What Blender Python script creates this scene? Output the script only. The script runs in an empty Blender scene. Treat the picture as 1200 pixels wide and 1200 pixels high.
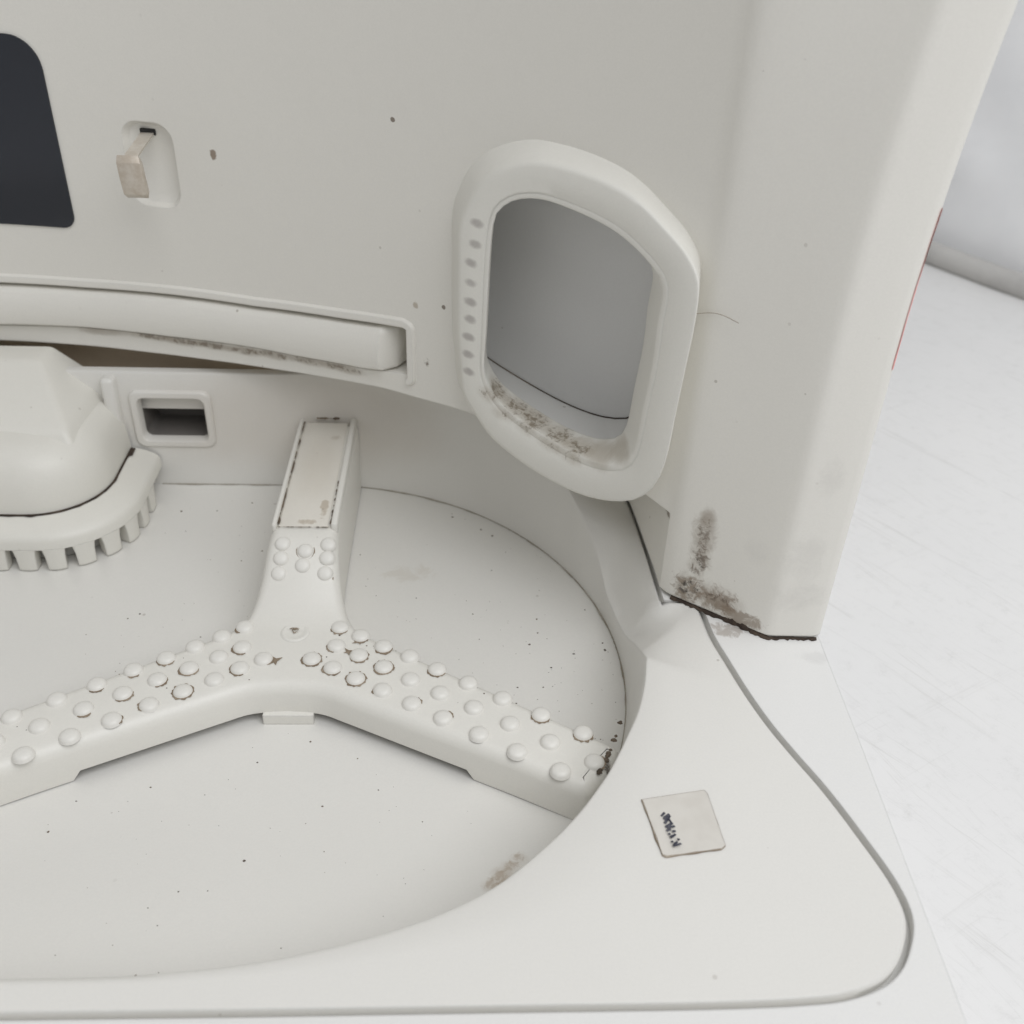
import bpy, bmesh, math, random
from mathutils import Vector, Matrix, noise

# ------------------------------------------------------------------ camera, world, light
K = 0.14                                    # one modelling unit = 14 cm (height of the lens above the tray)
scene = bpy.context.scene
col = scene.collection
cam_d = bpy.data.cameras.new('camera')
cam = bpy.data.objects.new('camera', cam_d)
col.objects.link(cam)
RW = [(0.9988,0.0098,0.0476),(-0.0334,-0.5737,0.8184),(0.0353,-0.819,-0.5727)]                                # rows: world X, Y, Z axes in camera axes (x right, y down, z forward)
M = Matrix(((RW[0][0], -RW[0][1], -RW[0][2], 0),
            (RW[1][0], -RW[1][1], -RW[1][2], 0),
            (RW[2][0], -RW[2][1], -RW[2][2], 1.0 * K), (0, 0, 0, 1)))
cam.matrix_world = M
cam_d.sensor_width = 36
cam_d.lens = 36
cam_d.clip_start = 0.01
cam_d.clip_end = 50
cam_d.dof.use_dof = True
cam_d.dof.focus_distance = 0.205
cam_d.dof.aperture_fstop = 27
scene.camera = cam

world = bpy.data.worlds.new('World')
scene.world = world
world.use_nodes = True
bg = world.node_tree.nodes['Background']
bg.inputs['Color'].default_value = (0.985, 0.988, 1.0, 1)
bg.inputs['Strength'].default_value = 0.395

def area(name, loc, target, size, power, color, sy=None):
    d = bpy.data.lights.new(name, 'AREA')
    d.size = size * K
    if sy:
        d.shape = 'RECTANGLE'
        d.size_y = sy * K
    d.energy = power
    d.color = color
    o = bpy.data.objects.new(name, d)
    col.objects.link(o)
    o.location = Vector(loc) * K
    o.rotation_euler = (Vector(target) - Vector(loc)).to_track_quat('-Z', 'Y').to_euler()
    return o
area('ceiling_softbox', (1.8, -1.0, 4.4), (0.3, 0.9, 0), 4.4, 3.8, (0.968, 0.978, 1.0))

scene.view_settings.view_transform = 'Standard'
scene.view_settings.look = 'None'
scene.view_settings.exposure = 0.0
scene.view_settings.gamma = 1.0
scene.render.engine = 'CYCLES'
scene.cycles.max_bounces = 12
scene.cycles.diffuse_bounces = 8
scene.cycles.use_denoising = True

DATA = {
 'LIP':[(83.5383,0.1233),(80.515,0.1238),(77.5057,0.1231),(73.1873,0.1254),(68.5522,0.1311),(63.9957,0.1405),(60.4747,0.1489),(57.9415,0.1506),(54.7619,0.1559),(42.3916,0.1524),(40.7818,0.1448)],
 'SLOT_TOP':[(85.9928,0.2398),(80.5236,0.2411),(74.8559,0.2464),(69.0802,0.2497),(63.2205,0.2615),(59.0157,0.2738)],
 'SLOT_BOT':[(86.7279,0.1544),(81.1094,0.1605),(75.3505,0.1609),(69.4245,0.1671),(66.4404,0.1679),(61.6308,0.1763),(59.1046,0.1897)],
 'RING_OUT':[(-0.0126,1.4527,0.3194),(-0.0129,1.4529,0.3323),(-0.013,1.4531,0.3453),(-0.0132,1.4531,0.3585),(-0.0132,1.4531,0.3718),(-0.0132,1.4532,0.3855),(-0.0132,1.4531,0.3997),(-0.0131,1.4531,0.4144),(-0.013,1.4531,0.43),(-0.0131,1.4531,0.4466),(-0.013,1.453,0.4644),(-0.012,1.4523,0.4832),(-0.0085,1.4499,0.5019),(-0.0021,1.4454,0.5196),(0.0052,1.4403,0.5375),(0.0145,1.4336,0.5543),(0.0264,1.425,0.5685),(0.0398,1.415,0.5804),(0.0543,1.4041,0.59),(0.0691,1.3925,0.5976),(0.0841,1.3807,0.6036),(0.099,1.3685,0.6072),(0.1138,1.3562,0.6085),(0.1278,1.3443,0.6088),(0.1411,1.3327,0.6086),(0.1537,1.3215,0.6078),(0.1658,1.3106,0.6065),(0.1772,1.3001,0.6048),(0.1881,1.2898,0.6026),(0.1985,1.2799,0.5998),(0.2082,1.2704,0.5962),(0.2173,1.2614,0.5916),(0.2259,1.2528,0.5865),(0.2338,1.2447,0.5809),(0.2413,1.237,0.575),(0.2486,1.2294,0.5692),(0.2557,1.2219,0.5636),(0.2626,1.2145,0.558),(0.2692,1.2073,0.5519),(0.2752,1.2007,0.545),(0.2807,1.1947,0.5374),(0.2854,1.1895,0.5291),(0.2889,1.1856,0.5195),(0.2905,1.1837,0.5083),(0.2913,1.1828,0.4968),(0.2916,1.1824,0.4852),(0.2917,1.1824,0.4739),(0.2915,1.1826,0.4627),(0.2912,1.1829,0.4517),(0.2908,1.1834,0.4408),(0.2902,1.184,0.4299),(0.2897,1.1846,0.4191),(0.2891,1.1853,0.4081),(0.2886,1.1859,0.397),(0.2881,1.1865,0.3856),(0.2875,1.1871,0.3738),(0.2869,1.1877,0.3615),(0.2863,1.1884,0.3485),(0.2857,1.1891,0.3346),(0.2851,1.1898,0.3197),(0.2845,1.1905,0.3033),(0.2839,1.1912,0.2851),(0.2829,1.1923,0.2648),(0.281,1.1944,0.2427),(0.2773,1.1985,0.2194),(0.2709,1.2055,0.1965),(0.2614,1.2158,0.1759),(0.2492,1.2288,0.1588),(0.2349,1.2436,0.1459),(0.2197,1.259,0.1361),(0.2043,1.2743,0.1286),(0.1888,1.2892,0.1234),(0.1735,1.3035,0.1205),(0.1586,1.3172,0.1196),(0.1442,1.33,0.1202),(0.1303,1.3421,0.1216),(0.117,1.3535,0.1237),(0.1041,1.3643,0.1266),(0.0917,1.3745,0.1303),(0.0798,1.3841,0.1346),(0.0681,1.3933,0.1393),(0.0569,1.402,0.1447),(0.0462,1.4102,0.151),(0.0364,1.4175,0.159),(0.0281,1.4237,0.1689),(0.0205,1.4293,0.1795),(0.0128,1.4349,0.1895),(0.0052,1.4403,0.1994),(-0.0011,1.4447,0.2107),(-0.0048,1.4474,0.2242),(-0.0065,1.4485,0.239),(-0.0074,1.4491,0.2536),(-0.0084,1.4499,0.2674),(-0.0099,1.4509,0.2806),(-0.0112,1.4518,0.2935),(-0.0121,1.4524,0.3064)],
 'RING_HOLE':[(0.0325,1.4204,0.3354),(0.0327,1.4203,0.345),(0.0329,1.4202,0.3546),(0.0331,1.42,0.3642),(0.0333,1.4199,0.374),(0.0335,1.4197,0.3839),(0.0337,1.4196,0.3942),(0.034,1.4194,0.4049),(0.0343,1.4191,0.416),(0.0346,1.4189,0.4279),(0.0351,1.4185,0.4405),(0.0356,1.4181,0.4541),(0.0363,1.4176,0.4689),(0.0373,1.4169,0.4851),(0.039,1.4156,0.5026),(0.043,1.4126,0.5196),(0.0517,1.406,0.5322),(0.0624,1.3978,0.542),(0.0745,1.3883,0.5489),(0.0872,1.3782,0.5533),(0.0997,1.3679,0.5559),(0.112,1.3577,0.5565),(0.1237,1.3478,0.5558),(0.1346,1.3384,0.5547),(0.1448,1.3295,0.5535),(0.1543,1.321,0.5522),(0.1633,1.3129,0.5507),(0.1718,1.3051,0.549),(0.1799,1.2975,0.5471),(0.1876,1.2903,0.5448),(0.1949,1.2833,0.5422),(0.2019,1.2766,0.5392),(0.2084,1.2702,0.5357),(0.2146,1.2641,0.532),(0.2206,1.2581,0.5281),(0.2262,1.2524,0.524),(0.2317,1.2469,0.5197),(0.2369,1.2416,0.5151),(0.2418,1.2365,0.5104),(0.2463,1.2318,0.5049),(0.2496,1.2284,0.4981),(0.2518,1.226,0.4903),(0.2528,1.225,0.4814),(0.2527,1.2251,0.472),(0.2521,1.2257,0.4627),(0.2515,1.2264,0.4539),(0.251,1.2268,0.4457),(0.2508,1.2271,0.4378),(0.2508,1.2271,0.4302),(0.2508,1.227,0.4228),(0.251,1.2269,0.4153),(0.2511,1.2268,0.4078),(0.2511,1.2267,0.4002),(0.2511,1.2268,0.3923),(0.2509,1.2269,0.3842),(0.2506,1.2273,0.3757),(0.2501,1.2278,0.3669),(0.2496,1.2284,0.3577),(0.2489,1.2291,0.3478),(0.2482,1.2299,0.3373),(0.2473,1.2307,0.3259),(0.2465,1.2316,0.3133),(0.2457,1.2325,0.2992),(0.2449,1.2332,0.2829),(0.244,1.2342,0.2641),(0.2422,1.236,0.243),(0.237,1.2415,0.224),(0.2278,1.2509,0.2106),(0.2164,1.2623,0.2019),(0.2044,1.2741,0.196),(0.1922,1.2859,0.1926),(0.1803,1.2972,0.1911),(0.1688,1.3078,0.1908),(0.1579,1.3178,0.1913),(0.1474,1.3272,0.1925),(0.1374,1.336,0.1943),(0.1279,1.3443,0.1964),(0.1186,1.3521,0.1987),(0.1097,1.3596,0.2012),(0.101,1.3669,0.2038),(0.0924,1.3739,0.2066),(0.084,1.3807,0.2096),(0.0757,1.3873,0.213),(0.0676,1.3937,0.2168),(0.0598,1.3998,0.2213),(0.0525,1.4054,0.2269),(0.0464,1.4101,0.2341),(0.0409,1.4142,0.242),(0.0363,1.4177,0.2507),(0.033,1.4201,0.2605),(0.0312,1.4215,0.2714),(0.0306,1.4219,0.2827),(0.0308,1.4217,0.294),(0.0313,1.4214,0.305),(0.0318,1.421,0.3155),(0.0322,1.4207,0.3256)],
 'STUDS':[(-0.1913,1.2209,-0.08),(-0.1574,1.2012,-0.08),(-0.1925,1.1786,-0.08),(-0.2264,1.1488,-0.08),(-0.1929,1.1297,-0.08),(-0.1563,1.157,-0.08),(-0.1203,1.177,-0.08),(-0.1565,1.1072,-0.08),(-0.1171,1.1318,-0.08),(-0.1155,1.0835,-0.08),(-0.0792,1.1553,-0.08),(-0.0756,1.1057,-0.08),(-0.0717,1.0565,-0.08),(-0.3392,1.2209,-0.08),(-0.3705,1.1989,-0.08),(-0.3349,1.174,-0.08),(-0.2986,1.1485,-0.08),(-0.3658,1.153,-0.08),(-0.3301,1.1285,-0.08),(-0.363,1.1048,-0.08),(-0.0367,1.1272,-0.08),(-0.031,1.0777,-0.08),(-0.026,1.0285,-0.08),(0.0099,1.0984,-0.08),(0.018,1.0488,-0.08),(0.0251,0.9977,-0.08),(0.06,1.0668,-0.08),(0.0693,1.0173,-0.08),(0.0776,0.9657,-0.08),(0.1144,1.0343,-0.08),(0.1244,0.9829,-0.08),(0.1353,0.9311,-0.08),(0.1718,0.999,-0.08),(0.1828,0.9467,-0.08),(-0.4062,1.1755,-0.08),(-0.4434,1.1495,-0.08),(-0.4046,1.128,-0.08),(-0.4029,1.0802,-0.08),(-0.4851,1.1241,-0.08),(-0.4452,1.1042,-0.08),(-0.4444,1.0538,-0.08),(-0.5294,1.0938,-0.08),(-0.4874,1.0758,-0.08),(-0.4887,1.0247,-0.08),(-0.5767,1.0637,-0.08),(-0.5336,1.0454,-0.08),(-0.5369,0.9941,-0.08),(-0.6278,1.0306,-0.08),(-0.584,1.013,-0.08),(-0.5877,0.9611,-0.08),(-0.6341,0.9834,-0.08),(-0.6833,1.002,-0.08),(-0.6383,0.93,-0.08),(-0.2918,1.3423,-0.0072),(-0.2544,1.3315,-0.0131),(-0.2185,1.3415,-0.0075),(-0.2925,1.3207,-0.0202),(-0.219,1.3212,-0.0199),(-0.2572,1.3111,-0.0273),(-0.2944,1.3004,-0.0356),(-0.2209,1.3009,-0.0353)],
 'GROOVE':[(0.3593,1.1745),(0.3639,1.1169),(0.3755,1.0627),(0.3899,1),(0.4076,0.9401),(0.4282,0.8869),(0.4483,0.8396),(0.4641,0.795),(0.4761,0.7565),(0.4869,0.7209),(0.4932,0.6926),(0.4951,0.6643),(0.4891,0.6393),(0.4703,0.6074),(0.4496,0.5874),(0.4257,0.5755),(0.3933,0.5667),(0.3611,0.5635),(0.3162,0.5613),(0.2279,0.5598),(0.0541,0.5595),(-0.2013,0.5586)],
 'RIM':[(0.2627,1.071),(0.253,1.0195),(0.2376,0.9678),(0.2169,0.9221),(0.1991,0.8859),(0.1814,0.8541),(0.1447,0.8017),(0.1004,0.753),(0.0396,0.6999),(-0.0353,0.6602),(-0.1243,0.6309),(-0.2103,0.6116),(-0.2952,0.6013),(-0.3798,0.5968)],
 'SCOOP':[(0.2617,1.1547,-0.05),(0.2563,1.2211,-0.085),(0.2421,1.3118,-0.09),(0.2363,1.3499,-0.075),(0.2287,1.3791,-0.052),(0.2152,1.4122,-0.026),(0.2014,1.4395,-0.006),(0.1671,1.5004,0.024)],
 'WINDOW_PTS':[(82.2898,0.6621),(80.2567,0.615),(80.2531,0.4084),(81.2779,0.358)],
 'HOOKREC':[(76.2597,0.5407),(74.2175,0.5515),(73.1795,0.5331),(73.0586,0.4434),(73.4308,0.4162),(74.7612,0.403),(76.3629,0.4068)],
 'STICKER':[(0.2214,0.8168,0),(0.301,0.8308,0),(0.3042,0.8255,0),(0.3108,0.7492,0),(0.3058,0.7445,0),(0.2389,0.7344,0),(0.2343,0.7368,0)],
 'STROKES':[(0.241,0.7908,0.2461,0.7963),(0.2431,0.7864,0.2512,0.7939),(0.2435,0.7799,0.252,0.7914),(0.2452,0.7907,0.2462,0.782),(0.2476,0.7907,0.252,0.7805),(0.2438,0.7741,0.2532,0.7805),(0.2441,0.7684,0.2513,0.7762),(0.2471,0.7762,0.2484,0.7691),(0.251,0.7741,0.255,0.7755),(0.2505,0.7674,0.2548,0.7683),(0.2451,0.7634,0.2477,0.7648),(0.2467,0.7585,0.254,0.7634),(0.2481,0.762,0.2487,0.7585),(0.2468,0.7522,0.2494,0.7536),(0.2482,0.7464,0.254,0.7529),(0.2508,0.7515,0.2512,0.7464),(0.2482,0.7464,0.2582,0.7497),(0.2544,0.755,0.2574,0.7556)],
 'S_smear':[(0.3494,1.185,0.1364)],
 'S_smear1':[(0.3492,1.187,0.0881)],
 'S_smear2':[(0.342,1.19,0.0322)],
 'S_smear3':[(0.385,1.165,0.0333)],
 'S_smear4':[(0.4115,1.14,0.0183)],
 'S_smear0':[(0.3498,1.182,0.1642)],
 'S_panel1':[(0.4756,1.11,0.1487)],
 'S_panel2':[(0.4834,1.11,0.0798)],
 'S_panel3':[(0.4824,1.11,0.2828)],
 'S_panelm':[(0.4075,1.12,0.1403)],
 'S_basesm':[(0.3958,1.1303,0)],
 'S_baseb':[(0.5079,1.0721,0)],
 'S_ringdots':[(0.0162,1.4324,0.4994),(0.0134,1.4344,0.4683),(0.0076,1.4386,0.4384),(0.008,1.4383,0.4072),(0.0074,1.4387,0.377),(0.0077,1.4385,0.3491),(0.0056,1.44,0.3191),(0.0054,1.4401,0.2898),(0.0062,1.4395,0.2602)],
 'S_lipgrime':[(0.0514,1.4362,0.2328),(0.0775,1.4159,0.2092),(0.1101,1.3893,0.2014),(0.1446,1.3597,0.1899),(0.1778,1.3295,0.1853),(0.2089,1.2997,0.1954),(0.2332,1.2754,0.2193)],
 'S_bulge':[(-0.411,1.7106,0.5059)],
 'S_w2':[(-0.1094,1.5699,0.604)],
 'S_w3':[(-0.0802,1.5521,0.3196)],
 'S_w4':[(-0.0631,1.5413,0.2244)],
 'S_w5':[(-0.034,1.5223,0.3306)],
 'S_rimscuff':[(0.058,0.7314,-0.005)],
 'S_scuff':[(0.0427,0.7957,-0.128),(0.0539,0.8107,-0.128),(0.0642,0.8247,-0.128),(0.0746,0.8377,-0.128)],
 'S_tipdirt':[(0.1992,0.939,-0.07)],
 'S_hubdirt':[(-0.2597,1.2103,-0.08)],
 'S_bardirt':[(-0.6744,1.7795,0.1567),(-0.5752,1.7589,0.158),(-0.5176,1.7441,0.1559),(-0.4597,1.7269,0.1567),(-0.4022,1.7075,0.157),(-0.3447,1.6858,0.1602),(-0.28,1.6584,0.1632),(-0.2164,1.6283,0.1663)],
 'S_barend':[(-0.1149,1.5731,0.2059)],
 'S_armbk':[(-0.2701,1.725,0.0047)],
 'S_gapsm':[(0.2929,1.257,0.1385)],
 'HAIR':[(0.3014,1.2262,0.4605),(0.3158,1.2094,0.4695),(0.3286,1.194,0.4731),(0.3442,1.1747,0.4717)],
 'HOOK':[(-0.5245,1.7708,0.5221),(-0.5268,1.6408,0.5161)],
 'KNOBMARK':[(-0.8094,1.6738,0.02)],
}

# ------------------------------------------------------------------ materials
class Nodes:
    def __init__(self, mat):
        self.t = mat.node_tree
    def new(self, typ, **kw):
        n = self.t.nodes.new(typ)
        for k, v in kw.items():
            setattr(n, k, v)
        return n
    def link(self, a, b):
        self.t.links.new(a, b)
    def math(self, op, a, b=None, clamp=False):
        n = self.new('ShaderNodeMath', operation=op, use_clamp=clamp)
        for i, v in enumerate((a, b)):
            if v is None:
                continue
            if isinstance(v, (int, float)):
                n.inputs[i].default_value = v
            else:
                self.link(v, n.inputs[i])
        return n.outputs[0]
    def ramp(self, v, a, b, lo=0.0, hi=1.0, smooth=True):
        n = self.new('ShaderNodeMapRange')
        n.interpolation_type = 'SMOOTHSTEP' if smooth else 'LINEAR'
        self.link(v, n.inputs['Value'])
        n.inputs['From Min'].default_value = a
        n.inputs['From Max'].default_value = b
        n.inputs['To Min'].default_value = lo
        n.inputs['To Max'].default_value = hi
        return n.outputs[0]
    def noise(self, vec, scale, detail=4, rough=0.55, dist=0.0):
        n = self.new('ShaderNodeTexNoise')
        n.inputs['Scale'].default_value = scale
        n.inputs['Detail'].default_value = detail
        n.inputs['Roughness'].default_value = rough
        n.inputs['Distortion'].default_value = dist
        self.link(vec, n.inputs['Vector'])
        return n.outputs['Fac']
    def mix(self, fac, a, b):
        n = self.new('ShaderNodeMix', data_type='RGBA')
        if isinstance(fac, (int, float)):
            n.inputs[0].default_value = fac
        else:
            self.link(fac, n.inputs[0])
        for i, v in ((6, a), (7, b)):
            if isinstance(v, tuple):
                n.inputs[i].default_value = (*v, 1)
            else:
                self.link(v, n.inputs[i])
        return n.outputs[2]

BROWN = (0.12, 0.084, 0.055)
DARK = (0.035, 0.028, 0.024)
GREY = (0.20, 0.185, 0.175)
SM = (0.235, 0.18, 0.13)

def plastic(name, base, rough=0.4, bevel=0.004, stains=(), dust=0.25, dust_col=(0.42, 0.36, 0.28),
            speck=0.5, bump=0.06, coat=0.0, spec=0.4):
    """moulded white plastic with faint mottling, fine specks and shaped dirt stains and soft tints.
    stain = (centre, radii, strength, noise scale, threshold, colour[, tilt])"""
    m = bpy.data.materials.new(name)
    m.use_nodes = True
    N = Nodes(m)
    b = m.node_tree.nodes['Principled BSDF']
    geo = N.new('ShaderNodeNewGeometry')
    pos = geo.outputs['Position']
    sc = N.new('ShaderNodeVectorMath', operation='SCALE')
    N.link(pos, sc.inputs[0])
    sc.inputs['Scale'].default_value = 1.0 / K
    P = sc.outputs[0]
    big = N.noise(P, 2.2, 3)
    med = N.noise(P, 38, 6, 0.7)
    c = N.mix(N.ramp(big, 0.3, 0.7, 0, 0.35), base, tuple(v * 0.965 for v in base))
    # thin film of household dust, patchy
    f = N.math('MULTIPLY', N.ramp(med, 0.48, 0.8, 0, 1), N.ramp(big, 0.35, 0.75, 0.1, 1))
    c = N.mix(N.math('MULTIPLY', f, dust * 0.5), c, dust_col)
    grain = N.noise(P, 330, 2, 0.6)
    c = N.mix(N.ramp(grain, 0.3, 0.7, 0, 0.75, False), c, tuple(v * 0.955 for v in base))
    # tiny dark specks
    vor = N.new('ShaderNodeTexVoronoi')
    vor.inputs['Scale'].default_value = 30
    N.link(P, vor.inputs['Vector'])
    rnd = N.new('ShaderNodeSeparateColor')
    N.link(vor.outputs['Color'], rnd.inputs[0])
    rad = N.ramp(rnd.outputs[0], 0.66, 1.0, 0.0, 0.085)
    sp = N.math('LESS_THAN', vor.outputs['Distance'], rad)
    sp = N.math('MULTIPLY', sp, N.ramp(rnd.outputs[1], 0, 1, 0.1, 0.9))
    c = N.mix(N.math('MULTIPLY', sp, speck), c, (0.20, 0.16, 0.12))
    rgh = N.ramp(N.noise(P, 5, 5, 0.6), 0.3, 0.7, rough - 0.02, rough + 0.03)
    for s in stains:
        cen, rad3, strength, nsc, thr, colr = s[:6]
        sub = N.new('ShaderNodeVectorMath', operation='SUBTRACT')
        N.link(P, sub.inputs[0])
        sub.inputs[1].default_value = cen
        v = sub.outputs[0]
        if len(s) > 6 and s[6]:
            rot = N.new('ShaderNodeVectorRotate', rotation_type='EULER_XYZ')
            N.link(v, rot.inputs['Vector'])
            rot.inputs['Rotation'].default_value = s[6]
            v = rot.outputs[0]
        dv = N.new('ShaderNodeVectorMath', operation='DIVIDE')
        N.link(v, dv.inputs[0])
        dv.inputs[1].default_value = rad3
        ln = N.new('ShaderNodeVectorMath', operation='LENGTH')
        N.link(dv.outputs[0], ln.inputs[0])
        env = N.ramp(ln.outputs['Value'], 1.0, 0.15, 0, 1)
        nz = N.noise(P, nsc, 6, 0.7, 0.6)
        soft = s[7] if len(s) > 7 else 0.0
        k = N.math('ADD', env, N.math('MULTIPLY', N.math('SUBTRACT', nz, 0.5), 2.2 - 1.5 * soft))
        fac = N.math('MULTIPLY', N.ramp(k, thr, thr + 0.45 + 0.5 * soft, 0, 1), N.ramp(env, 0.0, 0.25 + 0.4 * soft, 0, strength))
        c = N.mix(fac, c, colr)
    N.link(c, b.inputs['Base Color'])
    N.link(rgh, b.inputs['Roughness'])
    b.inputs['Specular IOR Level'].default_value = spec
    b.inputs['Coat Weight'].default_value = coat
    b.inputs['Coat Roughness'].default_value = 0.15
    bp = N.new('ShaderNodeBump')
    bp.inputs['Strength'].default_value = bump
    bp.inputs['Distance'].default_value = 0.004 * K
    N.link(N.noise(P, 90, 3), bp.inputs['Height'])
    if bevel:
        bv = N.new('ShaderNodeBevel', samples=4)
        bv.inputs['Radius'].default_value = bevel * K
        N.link(bv.outputs[0], bp.inputs['Normal'])
    N.link(bp.outputs[0], b.inputs['Normal'])
    return m

def simple(name, base, rough=0.5, metal=0.0, spec=0.5, nscale=0, namt=0.0, second=None):
    m = bpy.data.materials.new(name)
    m.use_nodes = True
    N = Nodes(m)
    b = m.node_tree.nodes['Principled BSDF']
    b.inputs['Base Color'].default_value = (*base, 1)
    b.inputs['Roughness'].default_value = rough
    b.inputs['Metallic'].default_value = metal
    b.inputs['Specular IOR Level'].default_value = spec
    if nscale:
        geo = N.new('ShaderNodeNewGeometry')
        f = N.ramp(N.noise(geo.outputs['Position'], nscale / K, 5, 0.65), 0.4, 0.65, 0, namt)
        N.link(N.mix(f, base, second), b.inputs['Base Color'])
    return m

WHITE = (0.775, 0.757, 0.705)
D1 = lambda k: DATA['S_' + k][0]
SM = (0.235, 0.18, 0.13)
body_st = [
    (D1('smear0'), (0.022, 0.05, 0.035), 0.55, 30, 0.35, SM, None, 0.7),
    (D1('smear'), (0.036, 0.06, 0.085), 0.45, 45, 0.45, SM, None, 0.4),
    (D1('smear1'), (0.034, 0.06, 0.07), 0.38, 55, 0.45, SM, None, 0.5),
    (D1('smear2'), (0.050, 0.06, 0.06), 0.35, 55, 0.40, SM, None, 0.5),
    (D1('smear3'), (0.075, 0.07, 0.055), 0.32, 45, 0.40, SM, None, 0.5),
    (D1('smear'), (0.026, 0.05, 0.065), 0.70, 130, 0.80, BROWN),
    (D1('smear1'), (0.030, 0.05, 0.065), 0.75, 95, 0.72, BROWN),
    (D1('smear1'), (0.020, 0.05, 0.055), 0.85, 150, 0.95, DARK),
    (D1('smear2'), (0.060, 0.06, 0.055), 0.80, 70, 0.62, SM),
    (D1('smear2'), (0.050, 0.06, 0.045), 0.90, 110, 0.85, DARK),
    (D1('smear3'), (0.075, 0.06, 0.050), 0.75, 50, 0.55, SM),
    (D1('smear3'), (0.055, 0.06, 0.035), 0.80, 90, 0.80, BROWN),
    (D1('smear4'), (0.080, 0.06, 0.030), 0.75, 50, 0.50, SM),
    (D1('panel1'), (0.06, 0.05, 0.08), 0.11, 45, 0.5, GREY, None, 0.5),
    (D1('panel2'), (0.08, 0.05, 0.06), 0.11, 60, 0.5, GREY, None, 0.5),
    (D1('panel3'), (0.04, 0.05, 0.06), 0.10, 60, 0.5, GREY, None, 0.5),
    (D1('panelm'), (0.05, 0.06, 0.05), 0.10, 30, 0.5, GREY, None, 0.6),
    (D1('bulge'), (0.011, 0.012, 0.016), 0.85, 40, 0.35, (0.22, 0.16, 0.11)),
    (D1('w2'), (0.006, 0.01, 0.006), 0.8, 40, 0.35, BROWN),
    (D1('w3'), (0.009, 0.01, 0.011), 0.55, 40, 0.4, (0.3, 0.22, 0.14)),
    (D1('w4'), (0.018, 0.02, 0.02), 0.85, 110, 0.9, BROWN),
    (D1('w5'), (0.006, 0.01, 0.006), 0.8, 40, 0.35, BROWN),
    (D1('gapsm'), (0.045, 0.08, 0.016), 0.8, 50, 0.6, BROWN),
] + [(p, (0.09, 0.07, 0.016), 0.45, 20, 0.25, (0.28, 0.22, 0.16), None, 0.8) for p in DATA['S_bardirt']] + [(p, (0.09, 0.07, 0.014), 0.7, 75, 0.72, (0.17, 0.13, 0.09)) for p in DATA['S_bardirt'][1:]]
M_body = plastic('white_body_plastic', WHITE, 0.42, 0.004, body_st, dust=0.12)
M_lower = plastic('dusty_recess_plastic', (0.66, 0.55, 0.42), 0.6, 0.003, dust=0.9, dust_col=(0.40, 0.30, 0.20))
ring_st = [(p, (0.020, 0.03, 0.013), 0.62, 30, 0.30, (0.27, 0.24, 0.23), None, 0.75) for p in DATA['S_ringdots']] + \
          [(p, (0.055, 0.06, 0.034), 0.5, 20, 0.25, (0.33, 0.27, 0.19), None, 0.8) for p in DATA['S_lipgrime']] + [(p, (0.055, 0.06, 0.028), 0.75, 100, 0.72, (0.17, 0.13, 0.085)) for p in DATA['S_lipgrime'][:5]]
M_ring = plastic('soft_white_rubber', (0.765, 0.752, 0.70), 0.55, 0.004, ring_st, dust=0.22, bump=0.06)
M_duct = plastic('pale_duct_plastic', (0.76, 0.755, 0.735), 0.5, 0.0, dust=0.5)
M_ductback = plastic('shaded_duct_plastic', (0.71, 0.71, 0.70), 0.5, 0.0, dust=0.15)  # duct plastic greyed so its colour carries the shade deep in the duct
tray_st = [
    ((-0.30, 1.73, 0.0), (0.62, 0.14, 0.20), 0.30, 6, 0.15, (0.50, 0.42, 0.33), None, 1.0),  # broad soft brown tint over the back wall
] + [(p, (0.028, 0.028, 0.05), 0.55, 80, 0.60, (0.36, 0.28, 0.20)) for p in DATA['S_scuff']] + [(p, (0.030, 0.030, 0.05), 0.30, 30, 0.35, (0.42, 0.34, 0.26), None, 0.5) for p in DATA['S_scuff']] + [
    ((0.03, 1.10, -0.15), (0.15, 0.012, 0.02), 0.30, 50, 0.6, (0.42, 0.38, 0.30), (0, 0, 0.25)), ((0.05, 1.07, -0.15), (0.10, 0.03, 0.02), 0.18, 40, 0.5, (0.42, 0.38, 0.30), (0, 0, 0.1)),
    ((-0.10, 1.45, -0.15), (0.10, 0.05, 0.02), 0.2, 30, 0.6, (0.45, 0.38, 0.28)),
]
M_tray = plastic('white_tray_plastic', (0.752, 0.740, 0.703), 0.3, 0.004, tray_st, dust=0.03, speck=0.4, spec=0.5)
base_st = [(D1('basesm'), (0.06, 0.035, 0.02), 0.5, 65, 0.6, SM),
           (D1('baseb'), (0.06, 0.03, 0.02), 0.12, 50, 0.5, GREY, None, 0.5)]
M_base = plastic('white_base_plastic', (0.77, 0.765, 0.745), 0.38, 0.004, base_st, dust=0.02, speck=0.2)
wb_st = [(D1('tipdirt'), (0.022, 0.03, 0.04), 0.9, 45, 0.45, (0.07, 0.05, 0.035)),
         (D1('hubdirt'), (0.016, 0.016, 0.02), 0.85, 75, 0.85, (0.16, 0.12, 0.08))]
M_board = plastic('white_washboard_plastic', (0.765, 0.75, 0.70), 0.36, 0.004, wb_st, dust=0.04, speck=0.35)
M_stud = plastic('white_stud_plastic', (0.77, 0.755, 0.71), 0.36, 0.0, dust=0.06, speck=0.15)
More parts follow.
